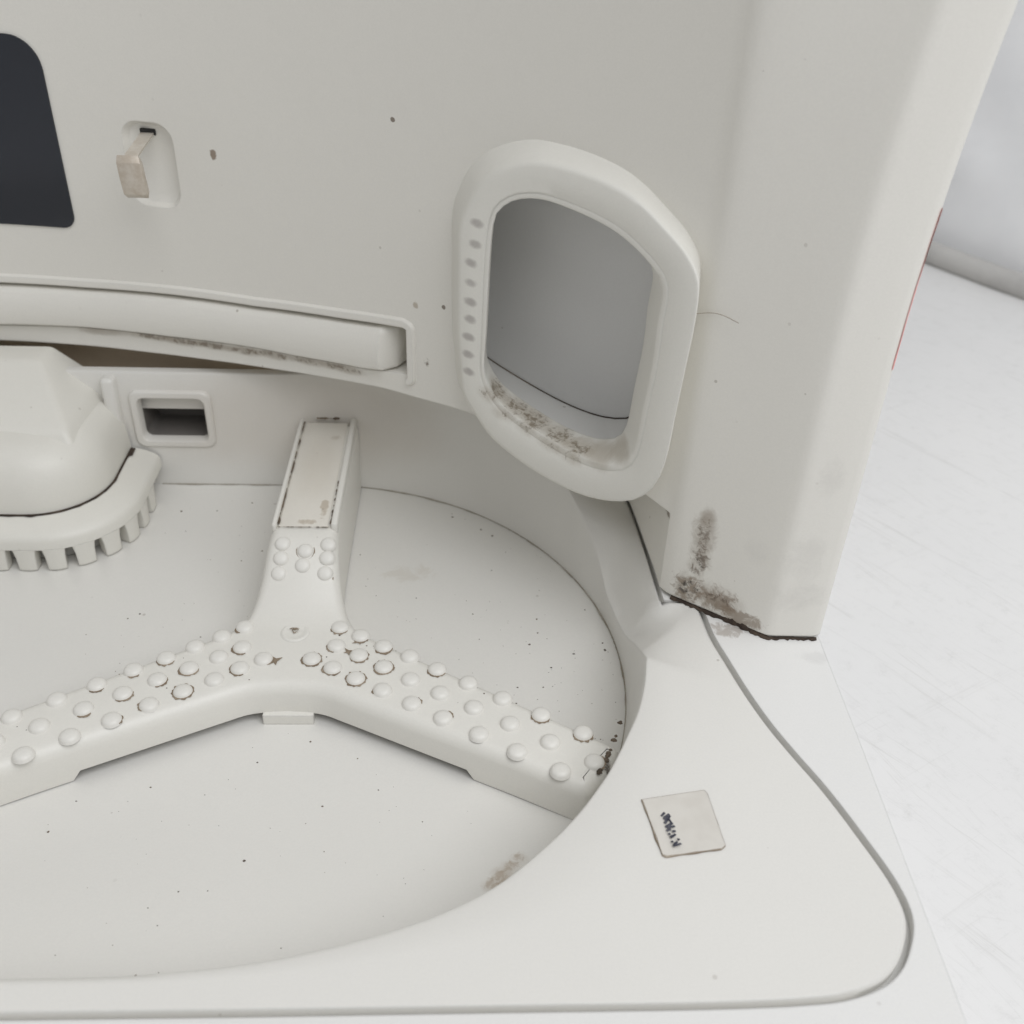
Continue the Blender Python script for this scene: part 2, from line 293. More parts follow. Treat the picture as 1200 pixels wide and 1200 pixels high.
M_lid = plastic('lid_plastic', (0.74, 0.71, 0.645), 0.42, 0.003,
                [((-0.235, 1.43, 0.005), (0.014, 0.075, 0.02), 0.5, 60, 0.55, (0.34, 0.26, 0.17)), ((-0.258, 1.393, 0.005), (0.032, 0.016, 0.02), 0.5, 70, 0.5, (0.34, 0.26, 0.17)),
                 ((-0.24, 1.665, 0.005), (0.022, 0.02, 0.02), 0.4, 40, 0.4, (0.34, 0.28, 0.2), None, 0.6), ((-0.26, 1.56, 0.005), (0.06, 0.2, 0.03), 0.16, 12, 0.2, (0.45, 0.38, 0.28), None, 0.9)], dust=0.3, speck=0.5)
M_filter = plastic('filter_plastic', (0.745, 0.73, 0.675), 0.42, 0.005,
                   [(DATA['KNOBMARK'][0], (0.05, 0.06, 0.05), 0.3, 30, 0.7, (0.35, 0.27, 0.18))],
                   dust=0.2, speck=0.3)
M_window = simple('dark_infrared_plastic', (0.020, 0.023, 0.031), 0.12, 0, 0.5)
M_dark = simple('dark_void', (0.02, 0.02, 0.02), 0.8)
M_grime = simple('packed_brown_grime', (0.045, 0.034, 0.028), 0.9, 0, 0.2, 30, 0.8, (0.10, 0.075, 0.055))
M_grime2 = simple('light_brown_grime', (0.22, 0.17, 0.12), 0.9, 0, 0.2, 40, 0.8, (0.38, 0.32, 0.25))
M_crumb = simple('dark_crumbs', (0.075, 0.06, 0.048), 0.9, 0, 0.2, 8, 0.9, (0.24, 0.19, 0.14))
M_metal = simple('tarnished_contact_metal', (0.68, 0.64, 0.575), 0.42, 0.35, 0.5, 25, 0.6, (0.52, 0.45, 0.37))
M_red = simple('red_sticker_film', (0.88, 0.34, 0.31), 0.5, 0, 0.4, 10, 0.8, (0.82, 0.58, 0.55))
M_hair = simple('dark_hair', (0.36, 0.31, 0.26), 0.6)
M_ink = simple('smudged_black_ink', (0.035, 0.038, 0.055), 0.7, 0, 0.3, 60, 0.6, (0.15, 0.15, 0.17))
M_port = simple('dark_port_plastic', (0.22, 0.205, 0.19), 0.5)

# ------------------------------------------------------------------ helpers
def V(p):
    return Vector(p)

def empty(name, loc, label=None, cat=None, group=None):
    o = bpy.data.objects.new(name, None)
    o.empty_display_size = 0.02
    col.objects.link(o)
    o.location = V(loc) * K
    if label: o['label'] = label
    if cat: o['category'] = cat
    if group: o['group'] = group
    return o

def adopt(o, parent):
    if parent is not None:
        bpy.context.view_layer.update()
        o.parent = parent
        o.matrix_parent_inverse = parent.matrix_world.inverted()

def mesh_obj(name, verts, faces, mat, parent=None, angle=35, label=None, fix=True):
    me = bpy.data.meshes.new(name)
    me.from_pydata([V(v) * K for v in verts], [], faces)
    if fix:
        bm = bmesh.new()
        bm.from_mesh(me)
        bmesh.ops.remove_doubles(bm, verts=bm.verts, dist=1e-6)
        bmesh.ops.recalc_face_normals(bm, faces=bm.faces)
        bm.to_mesh(me)
        bm.free()
    return finish(name, me, mat, parent, angle, label)

def finish(name, me, mat, parent, angle=35, label=None):
    me.validate()
    for p in me.polygons:
        p.use_smooth = True
    me.set_sharp_from_angle(angle=math.radians(angle))
    if mat is not None:
        me.materials.clear()
        me.materials.append(mat)
    o = bpy.data.objects.new(name, me)
    col.objects.link(o)
    adopt(o, parent)
    if label: o['label'] = label
    return o

def loft(rings, closed=True, cap0=False, cap1=False):
    """verts, faces from a list of equally long point rows"""
    n = len(rings[0])
    vs = [p for r in rings for p in r]
    fs = []
    for i in range(len(rings) - 1):
        for j in range(n if closed else n - 1):
            a, b = i * n + j, i * n + (j + 1) % n
            fs.append((a, b, b + n, a + n))
    if cap0: fs.append(tuple(range(n)))
    if cap1: fs.append(tuple((len(rings) - 1) * n + j for j in range(n)))
    return vs, fs

def prism(poly, z0, z1):
    return loft([[(x, y, z0) for x, y in poly], [(x, y, z1) for x, y in poly]], True, True, True)

def box(c, s, rz=0.0):
    vs = []
    for dx in (-.5, .5):
        for dy in (-.5, .5):
            for dz in (-.5, .5):
                x, y = dx * s[0], dy * s[1]
                vs.append((c[0] + x * math.cos(rz) - y * math.sin(rz), c[1] + x * math.sin(rz) + y * math.cos(rz), c[2] + dz * s[2]))
    return vs, [(0, 1, 3, 2), (4, 6, 7, 5), (0, 4, 5, 1), (2, 3, 7, 6), (0, 2, 6, 4), (1, 5, 7, 3)]

def join(parts):
    vs, fs = [], []
    for v, f in parts:
        k = len(vs)
        vs += list(v)
        fs += [tuple(i + k for i in q) for q in f]
    return vs, fs

def bevel_mesh(o, width, seg=3, angle=30):
    bm = bmesh.new()
    bm.from_mesh(o.data)
    es = [e for e in bm.edges if len(e.link_faces) == 2 and e.calc_face_angle(0) > math.radians(angle)]
    bmesh.ops.bevel(bm, geom=es, offset=width * K, segments=seg, profile=0.5, affect='EDGES', clamp_overlap=True)
    bm.to_mesh(o.data)
    bm.free()
    for p in o.data.polygons:
        p.use_smooth = True
    o.data.set_sharp_from_angle(angle=math.radians(40))

def interp(tab, x):
    tab = sorted(tab)
    if x <= tab[0][0]: return tab[0][1]
    for (a, b), (c, d) in zip(tab, tab[1:]):
        if x <= c:
            return b + (d - b) * (x - a) / (c - a)
    return tab[-1][1]

def smooth(t):
    t = max(0.0, min(1.0, t))
    return t * t * (3 - 2 * t)

def catmull(pts, n):
    out = []
    m = len(pts)
    for i in range(m - 1):
        p0, p1, p2, p3 = V(pts[max(0, i - 1)]), V(pts[i]), V(pts[i + 1]), V(pts[min(m - 1, i + 2)])
        if i == 0: p0 = p1 * 2 - p2
        if i == m - 2: p3 = p2 * 2 - p1
        for k in range(n):
            t = k / n
            out.append(.5 * ((2 * p1) + (p2 - p0) * t + (2 * p0 - 5 * p1 + 4 * p2 - p3) * t * t + (3 * p1 - p0 - 3 * p2 + p3) * t ** 3))
    out.append(V(pts[-1]))
    return out

def resample(pts, n):
    L = [0.0]
    for a, b in zip(pts, pts[1:]):
        L.append(L[-1] + (V(b) - V(a)).length)
    out, j = [], 0
    for i in range(n):
        s = L[-1] * i / (n - 1)
        while j < len(pts) - 2 and L[j + 1] < s: j += 1
        t = (s - L[j]) / max(1e-9, L[j + 1] - L[j])
        out.append(V(pts[j]).lerp(V(pts[j + 1]), min(1, t)))
    return out

def tube(path, r, n=8, taper=None):
    rings = []
    for i, p in enumerate(path):
        d = (V(path[min(i + 1, len(path) - 1)]) - V(path[max(0, i - 1)])).normalized()
        a = d.cross(V((0, 0, 1)))
        if a.length < 1e-4: a = V((1, 0, 0))
        a.normalize()
        b = d.cross(a)
        rr = r * (taper(i / (len(path) - 1)) if taper else 1)
        rings.append([tuple(V(p) + a * rr * math.cos(2 * math.pi * k / n) + b * rr * math.sin(2 * math.pi * k / n)) for k in range(n)])
    return loft(rings, True, True, True)

CX, CY, R = -0.9655, 0.129, 1.676            # plan circle of the concave docking wall
def cyl(th, r, z):
    a = math.radians(th)
    return (CX + r * math.cos(a), CY + r * math.sin(a), z)
def mth(th):                                  # mirrored angle: the dock is symmetrical about x = CX
    return th if th <= 90 else 180 - th
def mir(p):
    return (2 * CX - p[0],) + tuple(p[1:])

# ------------------------------------------------------------------ table and sheet behind
TZ = -0.235
m = bpy.data.materials.new('scuffed_white_tabletop')
m.use_nodes = True
N = Nodes(m)
b = m.node_tree.nodes['Principled BSDF']
geo = N.new('ShaderNodeNewGeometry')
sc_ = N.new('ShaderNodeVectorMath', operation='SCALE'); N.link(geo.outputs['Position'], sc_.inputs[0]); sc_.inputs['Scale'].default_value = 1 / K
P = sc_.outputs[0]
c = N.mix(N.ramp(N.noise(P, 1.6, 4), 0.35, 0.7, 0, 0.5), (0.78, 0.775, 0.765), (0.72, 0.72, 0.715))
for ang, s, amt in ((0.95, 9, 0.40), (0.85, 13, 0.40), (1.05, 19, 0.38), (-0.5, 12, 0.22), (1.2, 26, 0.30), (0.2, 30, 0.15)):
    rt = N.new('ShaderNodeVectorRotate', rotation_type='Z_AXIS'); N.link(P, rt.inputs['Vector']); rt.inputs['Angle'].default_value = ang
    mp = N.new('ShaderNodeMapping'); N.link(rt.outputs[0], mp.inputs['Vector']); mp.inputs['Scale'].default_value = (1.0, 42.0, 1.0)
    st = N.noise(mp.outputs[0], s / 7, 6, 0.75, 0.3)
    f = N.math('MULTIPLY', N.ramp(st, 0.56, 0.70, 0, amt), N.ramp(N.noise(P, 2.6 + s / 6, 4, 0.7), 0.42, 0.62, 0, 1))
    c = N.mix(f, c, (0.52, 0.51, 0.49))
sm = N.ramp(N.noise(P, 26, 8, 0.85), 0.50, 0.75, 0, 0.42)
c = N.mix(sm, c, (0.56, 0.555, 0.54))
N.link(c, b.inputs['Base Color'])
b.inputs['Roughness'].default_value = 0.45
M_table = m
o = mesh_obj('tabletop', [(-9, -6, TZ), (9, -6, TZ), (9, 7, TZ), (-9, 7, TZ)], [(0, 1, 2, 3)], M_table)
o['kind'] = 'structure'

# white sheet hanging behind the table, its hem rolled up on the tabletop
M_sheet = simple('white_plastic_sheet', (0.90, 0.905, 0.915), 0.35, 0, 0.5, 1.3, 0.5, (0.78, 0.79, 0.81))
def hem_y(x):
    """line of the hem on the table, curving round behind the dock"""
    return interp([(-1, 4.75), (0.2, 4.65), (0.7, 4.4), (1.1, 3.97), (1.35, 3.62), (1.583, 3.273), (1.766, 2.994), (2.1, 2.55), (2.6, 2.1), (5, 0.4)], x)
rows = []
for i in range(121):
    t = i / 120
    x = -1.0 + 6.0 * t
    y0 = hem_y(x)
    y0 += 0.05 * math.sin(3.1 * x) + 0.10
    row = []
    for j in range(71):
        u = j / 70
        z = TZ + 0.01 + 3.4 * u
        y = y0 + 0.35 * u + 0.11 * math.sin(2.3 * x + 3.0 * u) * u + 0.10 * noise.noise(V((x * 2.4, u * 5, 3.1))) + 0.07 * abs(noise.noise(V((x * 3.1 + u * 6, u * 9 - x, 8.1)))) + 0.02 * noise.noise(V((x * 9, u * 22, 1.1)))
        row.append((x, y, z))
    rows.append(row)
vs, fs = loft(rows, False)
sheet = empty('plastic_sheet', (1.5, 3.7, TZ), 'pale white plastic sheet hanging behind the table at the upper right', 'sheet')
mesh_obj('sheet_panel', vs, fs, M_sheet, sheet, 180)
path = []
for i in range(41):
    x = -1.0 + 6.0 * i / 40
    y0 = hem_y(x)
    path.append((x, y0 + 0.05 * math.sin(3.1 * x), TZ + 0.026 + 0.004 * math.sin(5 * x)))
vs, fs = tube(path, 0.038, 14)
M_hem = simple('grey_hem', (0.52, 0.51, 0.49), 0.6, 0, 0.3, 3, 0.6, (0.38, 0.37, 0.36))
mesh_obj('rolled_hem', vs, fs, M_hem, sheet, 60)

# ------------------------------------------------------------------ dock
dock = empty('cleaning_dock', (CX, 1.9, TZ),
             'white plastic robot vacuum dock with dirty corner and oval suction port', 'vacuum dock')

# plan of the front of the body: concave wall, straight nose, front face, rounded corner
right = [(0.307, 1.217), (0.3115, 1.210), (0.319, 1.2025), (0.328, 1.1962), (0.340, 1.1875), (0.360, 1.1735), (0.385, 1.155), (0.410, 1.1365), (0.435, 1.118), (0.443, 1.1128), (0.449, 1.1106), (0.458, 1.1098), (0.49, 1.1093), (0.512, 1.109),
         (0.520, 1.1105), (0.5255, 1.1145), (0.528, 1.121)]
arc = [cyl(40.9 + 0.4 * i, R, 0)[:2] for i in range(int((180 - 81.8) / 0.4) + 1)]
back = [(0.528, 2.6)]
plan = list(reversed(back + list(reversed(right)))) + [] if False else None
plan = back + list(reversed(right)) + arc + [mir(p) for p in right] + [mir(back[0])]
def flare(x, z):
    w = smooth((abs(x - CX) - 1.27) / 0.13)
    return (0.15 * max(0.0, min(z, 1.0) - 0.45) ** 2) * w * (1 if x > CX else -1)
zs = [0.007, 0.2, 0.45] + [0.45 + 0.05 * i for i in range(1, 17)] + [1.5, 1.9, 2.4]
rings = [[(x + flare(x, z), y, z) for x, y in plan] for z in zs]
vs, fs = loft(rings, True, True, True)
def temp(vs, fs):
    me = bpy.data.meshes.new('cutter')
    me.from_pydata([V(v) * K for v in vs], [], fs)
    bm = bmesh.new(); bm.from_mesh(me)
    bmesh.ops.recalc_face_normals(bm, faces=bm.faces)
    bm.to_mesh(me); bm.free()
    ob = bpy.data.objects.new('cutter', me)
    col.objects.link(ob)
    return ob
solid = temp(vs, fs)
cut = []
# 1. undercut below the lip
RT = [(40.75, 1.676), (43.7, 1.746), (47, 1.833), (50, 1.862), (90, 1.862)]
ths = [40.75 + (139.25 - 40.75) * i / 120 for i in range(121)]
rg = []
for th in ths:
    t = mth(th)
    zt = interp(DATA['LIP'], t)
    ro = interp(RT, t)
    rg.append([cyl(th, 1.58, -0.3), cyl(th, ro, -0.3), cyl(th, ro, zt), cyl(th, 1.58, zt)])
cut.append(temp(*loft(rg, True, True, True)))
# 2. slot for the wiper bar
ths = [58.75 + (121.25 - 58.75) * i / 100 for i in range(101)]
rg = []
for th in ths:
    t = mth(th)
    za, zb = interp(DATA['SLOT_BOT'], t), interp(DATA['SLOT_TOP'], t)
    rg.append([cyl(th, 1.6, za), cyl(th, 1.745, za), cyl(th, 1.745, zb), cyl(th, 1.6, zb)])
cut.append(temp(*loft(rg, True, True, True)))
# 3. recess of the charging contact
def rrect(t0, t1, z0, z1, rz, n=6):
    kt = 1 / math.radians(1) / R
    out = []
    for (ct, cz, a0) in ((t1 - rz * kt, z1 - rz, 0), (t0 + rz * kt, z1 - rz, 90), (t0 + rz * kt, z0 + rz, 180), (t1 - rz * kt, z0 + rz, 270)):
        for i in range(n + 1):
            a = math.radians(a0 + 90 * i / n)
            out.append((ct + rz * kt * math.cos(a), cz + rz * math.sin(a)))
    return out
rr = rrect(73.15, 76.3, 0.405, 0.545, 0.030)
rc = (74.7, 0.475)
rg = [[cyl(t, 1.60, z) for t, z in rr], [cyl(t, R, z) for t, z in rr],
      [cyl(rc[0] + (t - rc[0]) * .86, R + 0.011, rc[1] + (z - rc[1]) * .92) for t, z in rr],
      [cyl(rc[0] + (t - rc[0]) * .60, R + 0.016, rc[1] + (z - rc[1]) * .75) for t, z in rr]]
cut.append(temp(*loft(rg, True, True, True)))
# 4. suction duct
RO = [V(p) for p in DATA['RING_OUT']]
RH = [V(p) for p in DATA['RING_HOLE']]
hc = sum(RH, V((0, 0, 0))) / len(RH)
def scl(ps, s, dy=0.0, c=None):
    c = hc if c is None else c
    return [c + (p - c) * s + V((0, dy, 0)) for p in ps]
def scl2(ps, sh, sv, dy):
    return [V((hc.x + (p.x - hc.x) * sh, hc.y + (p.y - hc.y) * sh + dy, hc.z + (p.z - hc.z) * sv)) for p in ps]
cut.append(temp(*loft([scl(RH, 1.16, -0.12), scl(RH, 1.16, 0.0695), scl2(RH, 1.45, 1.18, 0.074), scl2(RH, 1.45, 1.18, 0.40)], True, True, True)))
for cobj in cut:
    md = solid.modifiers.new('cut', 'BOOLEAN')
    md.operation = 'DIFFERENCE'
    md.solver = 'EXACT'
    md.object = cobj
bpy.context.view_layer.update()
dg = bpy.context.evaluated_depsgraph_get()
me = bpy.data.meshes.new_from_object(solid.evaluated_get(dg))
me.name = 'body'
for ob in cut + [solid]:
    bpy.data.objects.remove(ob, do_unlink=True)
body = finish('body', me, M_body, dock, 30)

# dusty back wall of the undercut, in front of the recess wall
rg = []
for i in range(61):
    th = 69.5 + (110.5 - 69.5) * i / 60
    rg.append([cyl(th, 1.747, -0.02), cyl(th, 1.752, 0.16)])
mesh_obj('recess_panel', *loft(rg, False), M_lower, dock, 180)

# raised frame round the wiper slot
def sweep_frame(path, w, h):
    """path of (theta, z, normal theta-dir, normal z-dir); a flat strip with rounded edges standing proud of the wall"""
    rings = []
    kt = 1 / math.radians(1) / R
    for th, z, nt, nz in path:
        ring = []
        for u, d in ((0, -0.002), (0.04, h * .6), (0.15, h), (0.8, h), (1.0, 0.0005), (1.0, -0.006)):
            ring.append(cyl(th + nt * w * u * kt, R - d, z + nz * w * u))
        rings.append(ring)
    return loft(rings, False)
path = []
for i in range(81):
    t = 121.2 - (121.2 - 58.9) * i / 80
    path.append((t, interp(DATA['SLOT_TOP'], mth(t)) + 0.001, 0, 1))
zt = interp(DATA['SLOT_TOP'], 58.75)
for i in range(7):
    a = math.radians(90 - 15 * i)
    path.append((58.75, zt - 0.001, -math.cos(a), math.sin(a)))
path.append((58.75, 0.186, -1, 0))
for i in range(1, 7):
    a = math.radians(-15 * i)
    path.append((58.75, 0.186, -math.cos(a), math.sin(a)))
mesh_obj('slot_frame', *sweep_frame(path, 0.017, 0.006), M_body, dock, 40)

# wiper bar: convex strip in the slot with a chamfered end
rg = []
for i in range(90):
    th = 120.5 - (120.5 - 60.45) * i / 89
    t = mth(th)
    za, zb = interp(DATA['SLOT_BOT'], t) + 0.003, interp(DATA['SLOT_TOP'], t) - 0.005
    k = 1.0
    hgt = zb - za
    prof = [(1.74, 0.0), (R - 0.004, 0.0), (R - 0.014, 0.08), (R - 0.018, 0.30), (R - 0.016, 0.6), (R - 0.011, 0.86), (R - 0.004, 0.975), (R + 0.004, 1.0), (1.74, 1.0)]
    rg.append([cyl(th, R + (r - R) * (k if r < R else 1), za + hgt * u) for r, u in prof])
th = 59.75
za, zb = 0.1915, 0.262
rg.append([cyl(th, r, za + (zb - za) * u) for r, u in [(1.74, 0), (R + 0.012, 0), (R + 0.012, .1), (R + 0.013, .35), (R + 0.015, .6), (R + 0.018, .82), (R + 0.02, .96), (R + 0.022, 1), (1.74, 1)]])
mesh_obj('wiper_bar', *loft(rg, True, True, True), M_body, dock, 38)

# dark infrared window, flush curved panel
wt0, wt1, wz0, wz1 = 80.25, 99.75, 0.352, 0.664
def wcontour(inset):
    kt = 1 / math.radians(1) / R
    out = []
    for (t, z, r, a0) in ((wt1, wz1, .052, 0), (wt0, wz1, .052, 90), (wt0, wz0, .022, 180), (wt1, wz0, .022, 270)):
        st = -1 if t == wt1 else 1
        sz = -1 if z == wz1 else 1
        for i in range(9):
            a = math.radians(a0 + 90 * i / 8)
            out.append((t + st * r * kt + (r - inset) * kt * math.cos(a), z + sz * r + (r - inset) * math.sin(a)))
    return out
bm = bmesh.new()
co = wcontour(0.0)
ts = [wt0 + (wt1 - wt0) * i / 40 for i in range(41)]
# build as columns so that the panel follows the curve of the wall
def zrange(t):
    zl, zh = [], []
    n = len(co)
    for i in range(n):
        (a, za_), (b2, zb_) = co[i], co[(i + 1) % n]
        if (a - t) * (b2 - t) <= 0 and abs(a - b2) > 1e-9:
            z = za_ + (zb_ - za_) * (t - a) / (b2 - a)
            (zh if z > (wz0 + wz1) / 2 else zl).append(z)
    return (min(zl) if zl else wz0 + .022, max(zh) if zh else wz1 - .052)
ts = [wt0 + 1.9 * (1 - math.cos(math.pi / 2 * i / 12)) for i in range(13)]
ts = ts + [wt0 + 1.9 + (wt1 - wt0 - 3.8) * i / 30 for i in range(1, 30)] + [wt1 - (t - wt0) for t in reversed(ts)]
cols = []
for t in ts:
    a, b2 = zrange(t)
    cols.append([cyl(t, R + 0.01, a), cyl(t, R - 0.003, a), cyl(t, R - 0.003, b2), cyl(t, R + 0.01, b2)])
mesh_obj('infrared_window', *loft(cols, True, True, True), M_window, dock, 40, 'glossy dark infrared window in the wall')

# suction ring (soft rubber) and duct
def mixr(a, b, t, dy=0.0):
    return [p.lerp(q, t) + V((0, dy, 0)) for p, q in zip(a, b)]
oc = sum(RO, V((0, 0, 0))) / len(RO)
rings = [scl(RO, 1.09, 0.075, oc), scl(RO, 1.05, 0.052, oc), scl(RO, 1.028, 0.034, oc), scl(RO, 1.010, 0.018, oc), scl(RO, 1.0, 0.010, oc),
         mixr(RO, RH, 0.03, 0.004), mixr(RO, RH, 0.08, 0.0005), mixr(RO, RH, 0.14, -0.0008), mixr(RO, RH, 0.45, -0.001), mixr(RO, RH, 0.80, 0.000), mixr(RO, RH, 0.84, 0.002), mixr(RO, RH, 0.88, 0.0005), mixr(RO, RH, 0.985, 0.0015), mixr(RO, RH, 1.0, 0.004),
         scl(RH, 0.993, 0.016), scl(RH, 0.985, 0.035), scl(RH, 0.97, 0.060), scl(RH, 0.975, 0.066), scl(RH, 1.10, 0.068)]
mesh_obj('suction_ring', *loft([[tuple(p) for p in r] for r in rings]), M_ring, dock, 33, 'soft white rubber ring around the suction port')
rings = [scl(RH, 1.10, 0.068), scl2(RH, 1.40, 1.10, 0.078), scl2(RH, 1.38, 1.10, 0.190)]
mesh_obj('suction_duct', *loft([[tuple(p) for p in r] for r in rings], True, False, False), M_duct, dock, 30, 'pale duct inside the suction ring')
bk = scl2(RH, 1.38, 1.10, 0.1905)
mesh_obj('duct_back', *loft([[tuple(p) for p in bk], [tuple(hc + V((0, 0.19, 0)) + (p - hc - V((0, 0.19, 0))) * 0.5) for p in bk]], True, False, True), M_ductback, dock, 60, 'rear wall of the suction duct, shade toned into its grey')
mesh_obj('duct_seam', *loft([[tuple(p + V((0, -.0006, 0))) for p in bk], [tuple(hc + (p - hc) * 0.988 + V((0, 0.0012, 0))) for p in bk]], True), M_crumb, dock, 60)

# charging contact: bent metal tongue
hk = empty('charging_contact', DATA['HOOK'][0])
adopt(hk, dock)
def plate(pts, w, th, dirx=(1, 0, 0)):
    """strip of width w along dirx following the side profile pts (y, z)"""
    rings = []
    n = len(pts)
    for i, (y, z) in enumerate(pts):
        a = V((0, pts[min(i + 1, n - 1)][0] - pts[max(i - 1, 0)][0], pts[min(i + 1, n - 1)][1] - pts[max(i - 1, 0)][1])).normalized()
        nrm = V((0, -a.z, a.y))
        ww = w(i) if callable(w) else w
        x0 = DATA['HOOK'][1][0]
        sh = 0.006 * (i / (n - 1))
        rings.append([tuple(V((x0 - ww / 2 + sh, y, z)) + nrm * th / 2), tuple(V((x0 + ww / 2 + sh, y, z)) + nrm * th / 2),
                      tuple(V((x0 + ww / 2 + sh, y, z)) - nrm * th / 2), tuple(V((x0 - ww / 2 + sh, y, z)) - nrm * th / 2)])
    return loft(rings, True, True, True)
y0, z0 = DATA['HOOK'][0][1], DATA['HOOK'][0][2]
y1 = DATA['HOOK'][1][1]
t_ = plate([(y0 + 0.05, z0 + 0.004), (y0 - 0.04, z0), (y1 + 0.012, z0 - 0.004), (y1 + 0.003, z0 - 0.007), (y1, z0 - 0.016)], 0.021, 0.004)
mesh_obj('tongue', *t_, M_metal, hk, 30)
pts = [(y1 + 0.004, z0 - 0.004), (y1 - 0.002, z0 - 0.012), (y1 - 0.003, z0 - 0.035), (y1 - 0.001, z0 - 0.058), (y1 + 0.003, z0 - 0.062)]
o = mesh_obj('contact_plate', *plate(pts, lambda i: 0.033 if i in (0, 4) else 0.037, 0.014), simple('brownish_contact_tip', (0.60, 0.55, 0.48), 0.4, 0.25, 0.5, 30, 0.7, (0.45, 0.38, 0.30)), hk, 30)
bevel_mesh(o, 0.003, 2)
hw = DATA['HOOK'][0]
mesh_obj('contact_slit', *box((hw[0], R * 0 + cyl(74.7, R + 0.016, 0)[1] - 0.001, z0 + 0.004), (0.025, 0.006, 0.010)), M_dark, hk)

# base plate with the opening the tray drops into
GR = [V((x, y, 0)) for x, y in DATA['GROOVE']]
gro = catmull([tuple(p) for p in GR], 4)
def offset2(ps, d):
    out = []
    for i, p in enumerate(ps):
        t = (ps[min(i + 1, len(ps) - 1)] - ps[max(0, i - 1)]).normalized()
        out.append(p + V((-t.y, t.x, 0)) * d)
    return out
gap_o = offset2(gro, 0.0068)                 # outer edge of the gap (groove runs clockwise: left is outward)
E0 = [p for p in gap_o]
bx1, by0 = 0.5195, 0.44
def base_edge(p):                             # matching point on the outline of the base plate
    pass
# right half of the base: strip between gap and outer outline, mirrored
n = len(E0)
S = [0.0]
for a, b2 in zip(E0, E0[1:]): S.append(S[-1] + (b2 - a).length)
outl = [V((bx1 + 0.0085, 1.30, 0)), V((bx1 + 0.003, 0.9, 0)), V((bx1 - 0.004, 0.60, 0)), V((bx1 - 0.008, by0 + 0.04, 0)), V((bx1 - 0.02, by0 + 0.01, 0)), V((bx1 - 0.05, by0, 0)), V((-0.2013, by0, 0))]
OL = resample(outl, 160)
cidx = max(range(n), key=lambda i: E0[i].x - E0[i].y)
co_i = max(range(160), key=lambda i: OL[i].x - OL[i].y)
rows = []
for i in range(n):
    if i <= cidx: j = co_i * i / cidx
    else: j = co_i + (159 - co_i) * (i - cidx) / (n - 1 - cidx)
    j0 = int(j); f = j - j0
    q = OL[j0].lerp(OL[min(159, j0 + 1)], f)
    e = E0[i]
    rows.append([(e.x, e.y, -0.016), (e.x, e.y, -0.004), (e.x, e.y, 0), (q.x, q.y, 0), (q.x, q.y, -0.004), (q.x + 0.004, q.y - 0.004, TZ + 0.003)])
rows.append([(CX, rows[-1][0][1], -0.016), (CX, rows[-1][0][1], -0.004), (CX, rows[-1][0][1], 0), (CX, by0, 0), (CX, by0, -0.004), (CX, by0, TZ + 0.003)])
first = rows[0]
pre = []
for (ex, ey), (qx, qy) in (((0.27, 1.9), (0.528, 1.9)), ((0.292, 1.46), (0.528, 1.5)), ((0.301, 1.335), (0.528, 1.42)), ((0.308, 1.199), (0.528, 1.36)), ((0.340, 1.1965), (0.528, 1.34)), ((0.357, 1.1905), (0.528, 1.32))):
    pre.append([(ex, ey, -0.016), (ex, ey, -0.004), (ex, ey, 0), (qx, qy, 0), (qx, qy, -0.004), (qx + 0.004, qy, TZ + 0.003)])
rows = pre + rows
lp = [V(r[0]) for r in rows]
lo_ = offset2(lp, -0.0098)
rows = [[tuple(q)] + r for q, r in zip(lo_, rows)]
a = loft(rows, False)
b2 = loft([[mir(p) for p in r] for r in rows], False)
mesh_obj('base_plate', *join([a, b2]), M_base, dock, 30)
# pan floor under the tray, seen down the gap
mesh_obj('base_pan', *box((CX, 1.2, -0.19), (2.9, 1.4, 0.03)), M_base, dock)

# dirt packed in the gap below the body
random.seed(5)
def grime_strip(pts, h, z0, off, seedv, depth=0.004):
    pts = resample([V((p[0], p[1], 0)) for p in pts], 60)
    rg = []
    for i, p in enumerate(pts):
        t = (pts[min(i + 1, 59)] - pts[max(0, i - 1)]).normalized()
        nrm = V((t.y, -t.x, 0))
        hh = h(i / 59) * (0.65 + 0.7 * abs(noise.noise(V((i * 0.35, seedv, 0)))) + 0.25 * random.random())
        q = p + nrm * off
        q2 = q + nrm * (depth * (0.5 + random.random()))
        rg.append([(q2.x, q2.y, z0), (q2.x - nrm.x * .001, q2.y - nrm.y * .001, z0 + hh * 0.6), (q.x, q.y, z0 + hh)])
    return loft(rg, False)
gpts = [(0.319, 1.2025), (0.340, 1.1875), (0.36, 1.1735), (0.40, 1.144), (0.443, 1.1128), (0.449, 1.1106), (0.52, 1.109)]
def gh(t):
    return 0.003 + 0.011 * math.exp(-((t - 0.45) / 0.13) ** 2) + 0.002 * math.exp(-((t - 0.1) / 0.1) ** 2)
o = mesh_obj('gap_grime', *grime_strip(gpts, gh, 0.0006, -0.002, 1.7), M_grime, dock, 60, 'dark grime packed in the gap under the body')
o['kind'] = 'stuff'

# red sticker wrapped round the outer corner
rg = []
for i in range(15):
    z = 0.44 + 0.20 * i / 14
    wv = 0.0014 * noise.noise(V((i * 0.35, 0.3, 2))) + 0.0022 * abs(i - 5) / 9
    row = []
    for x, y in ((0.5226 + wv, 1.1120), (0.5256, 1.1145), (0.5283, 1.1215), (0.5285, 1.25)):
        d = 0.0004
        row.append((x + flare(x, z) + d * 0.7, y - d, z))
    rg.append(row)
mesh_obj('red_sticker', *loft(rg, False), M_red, dock, 60, 'red sticker edge wrapped round the outer corner')

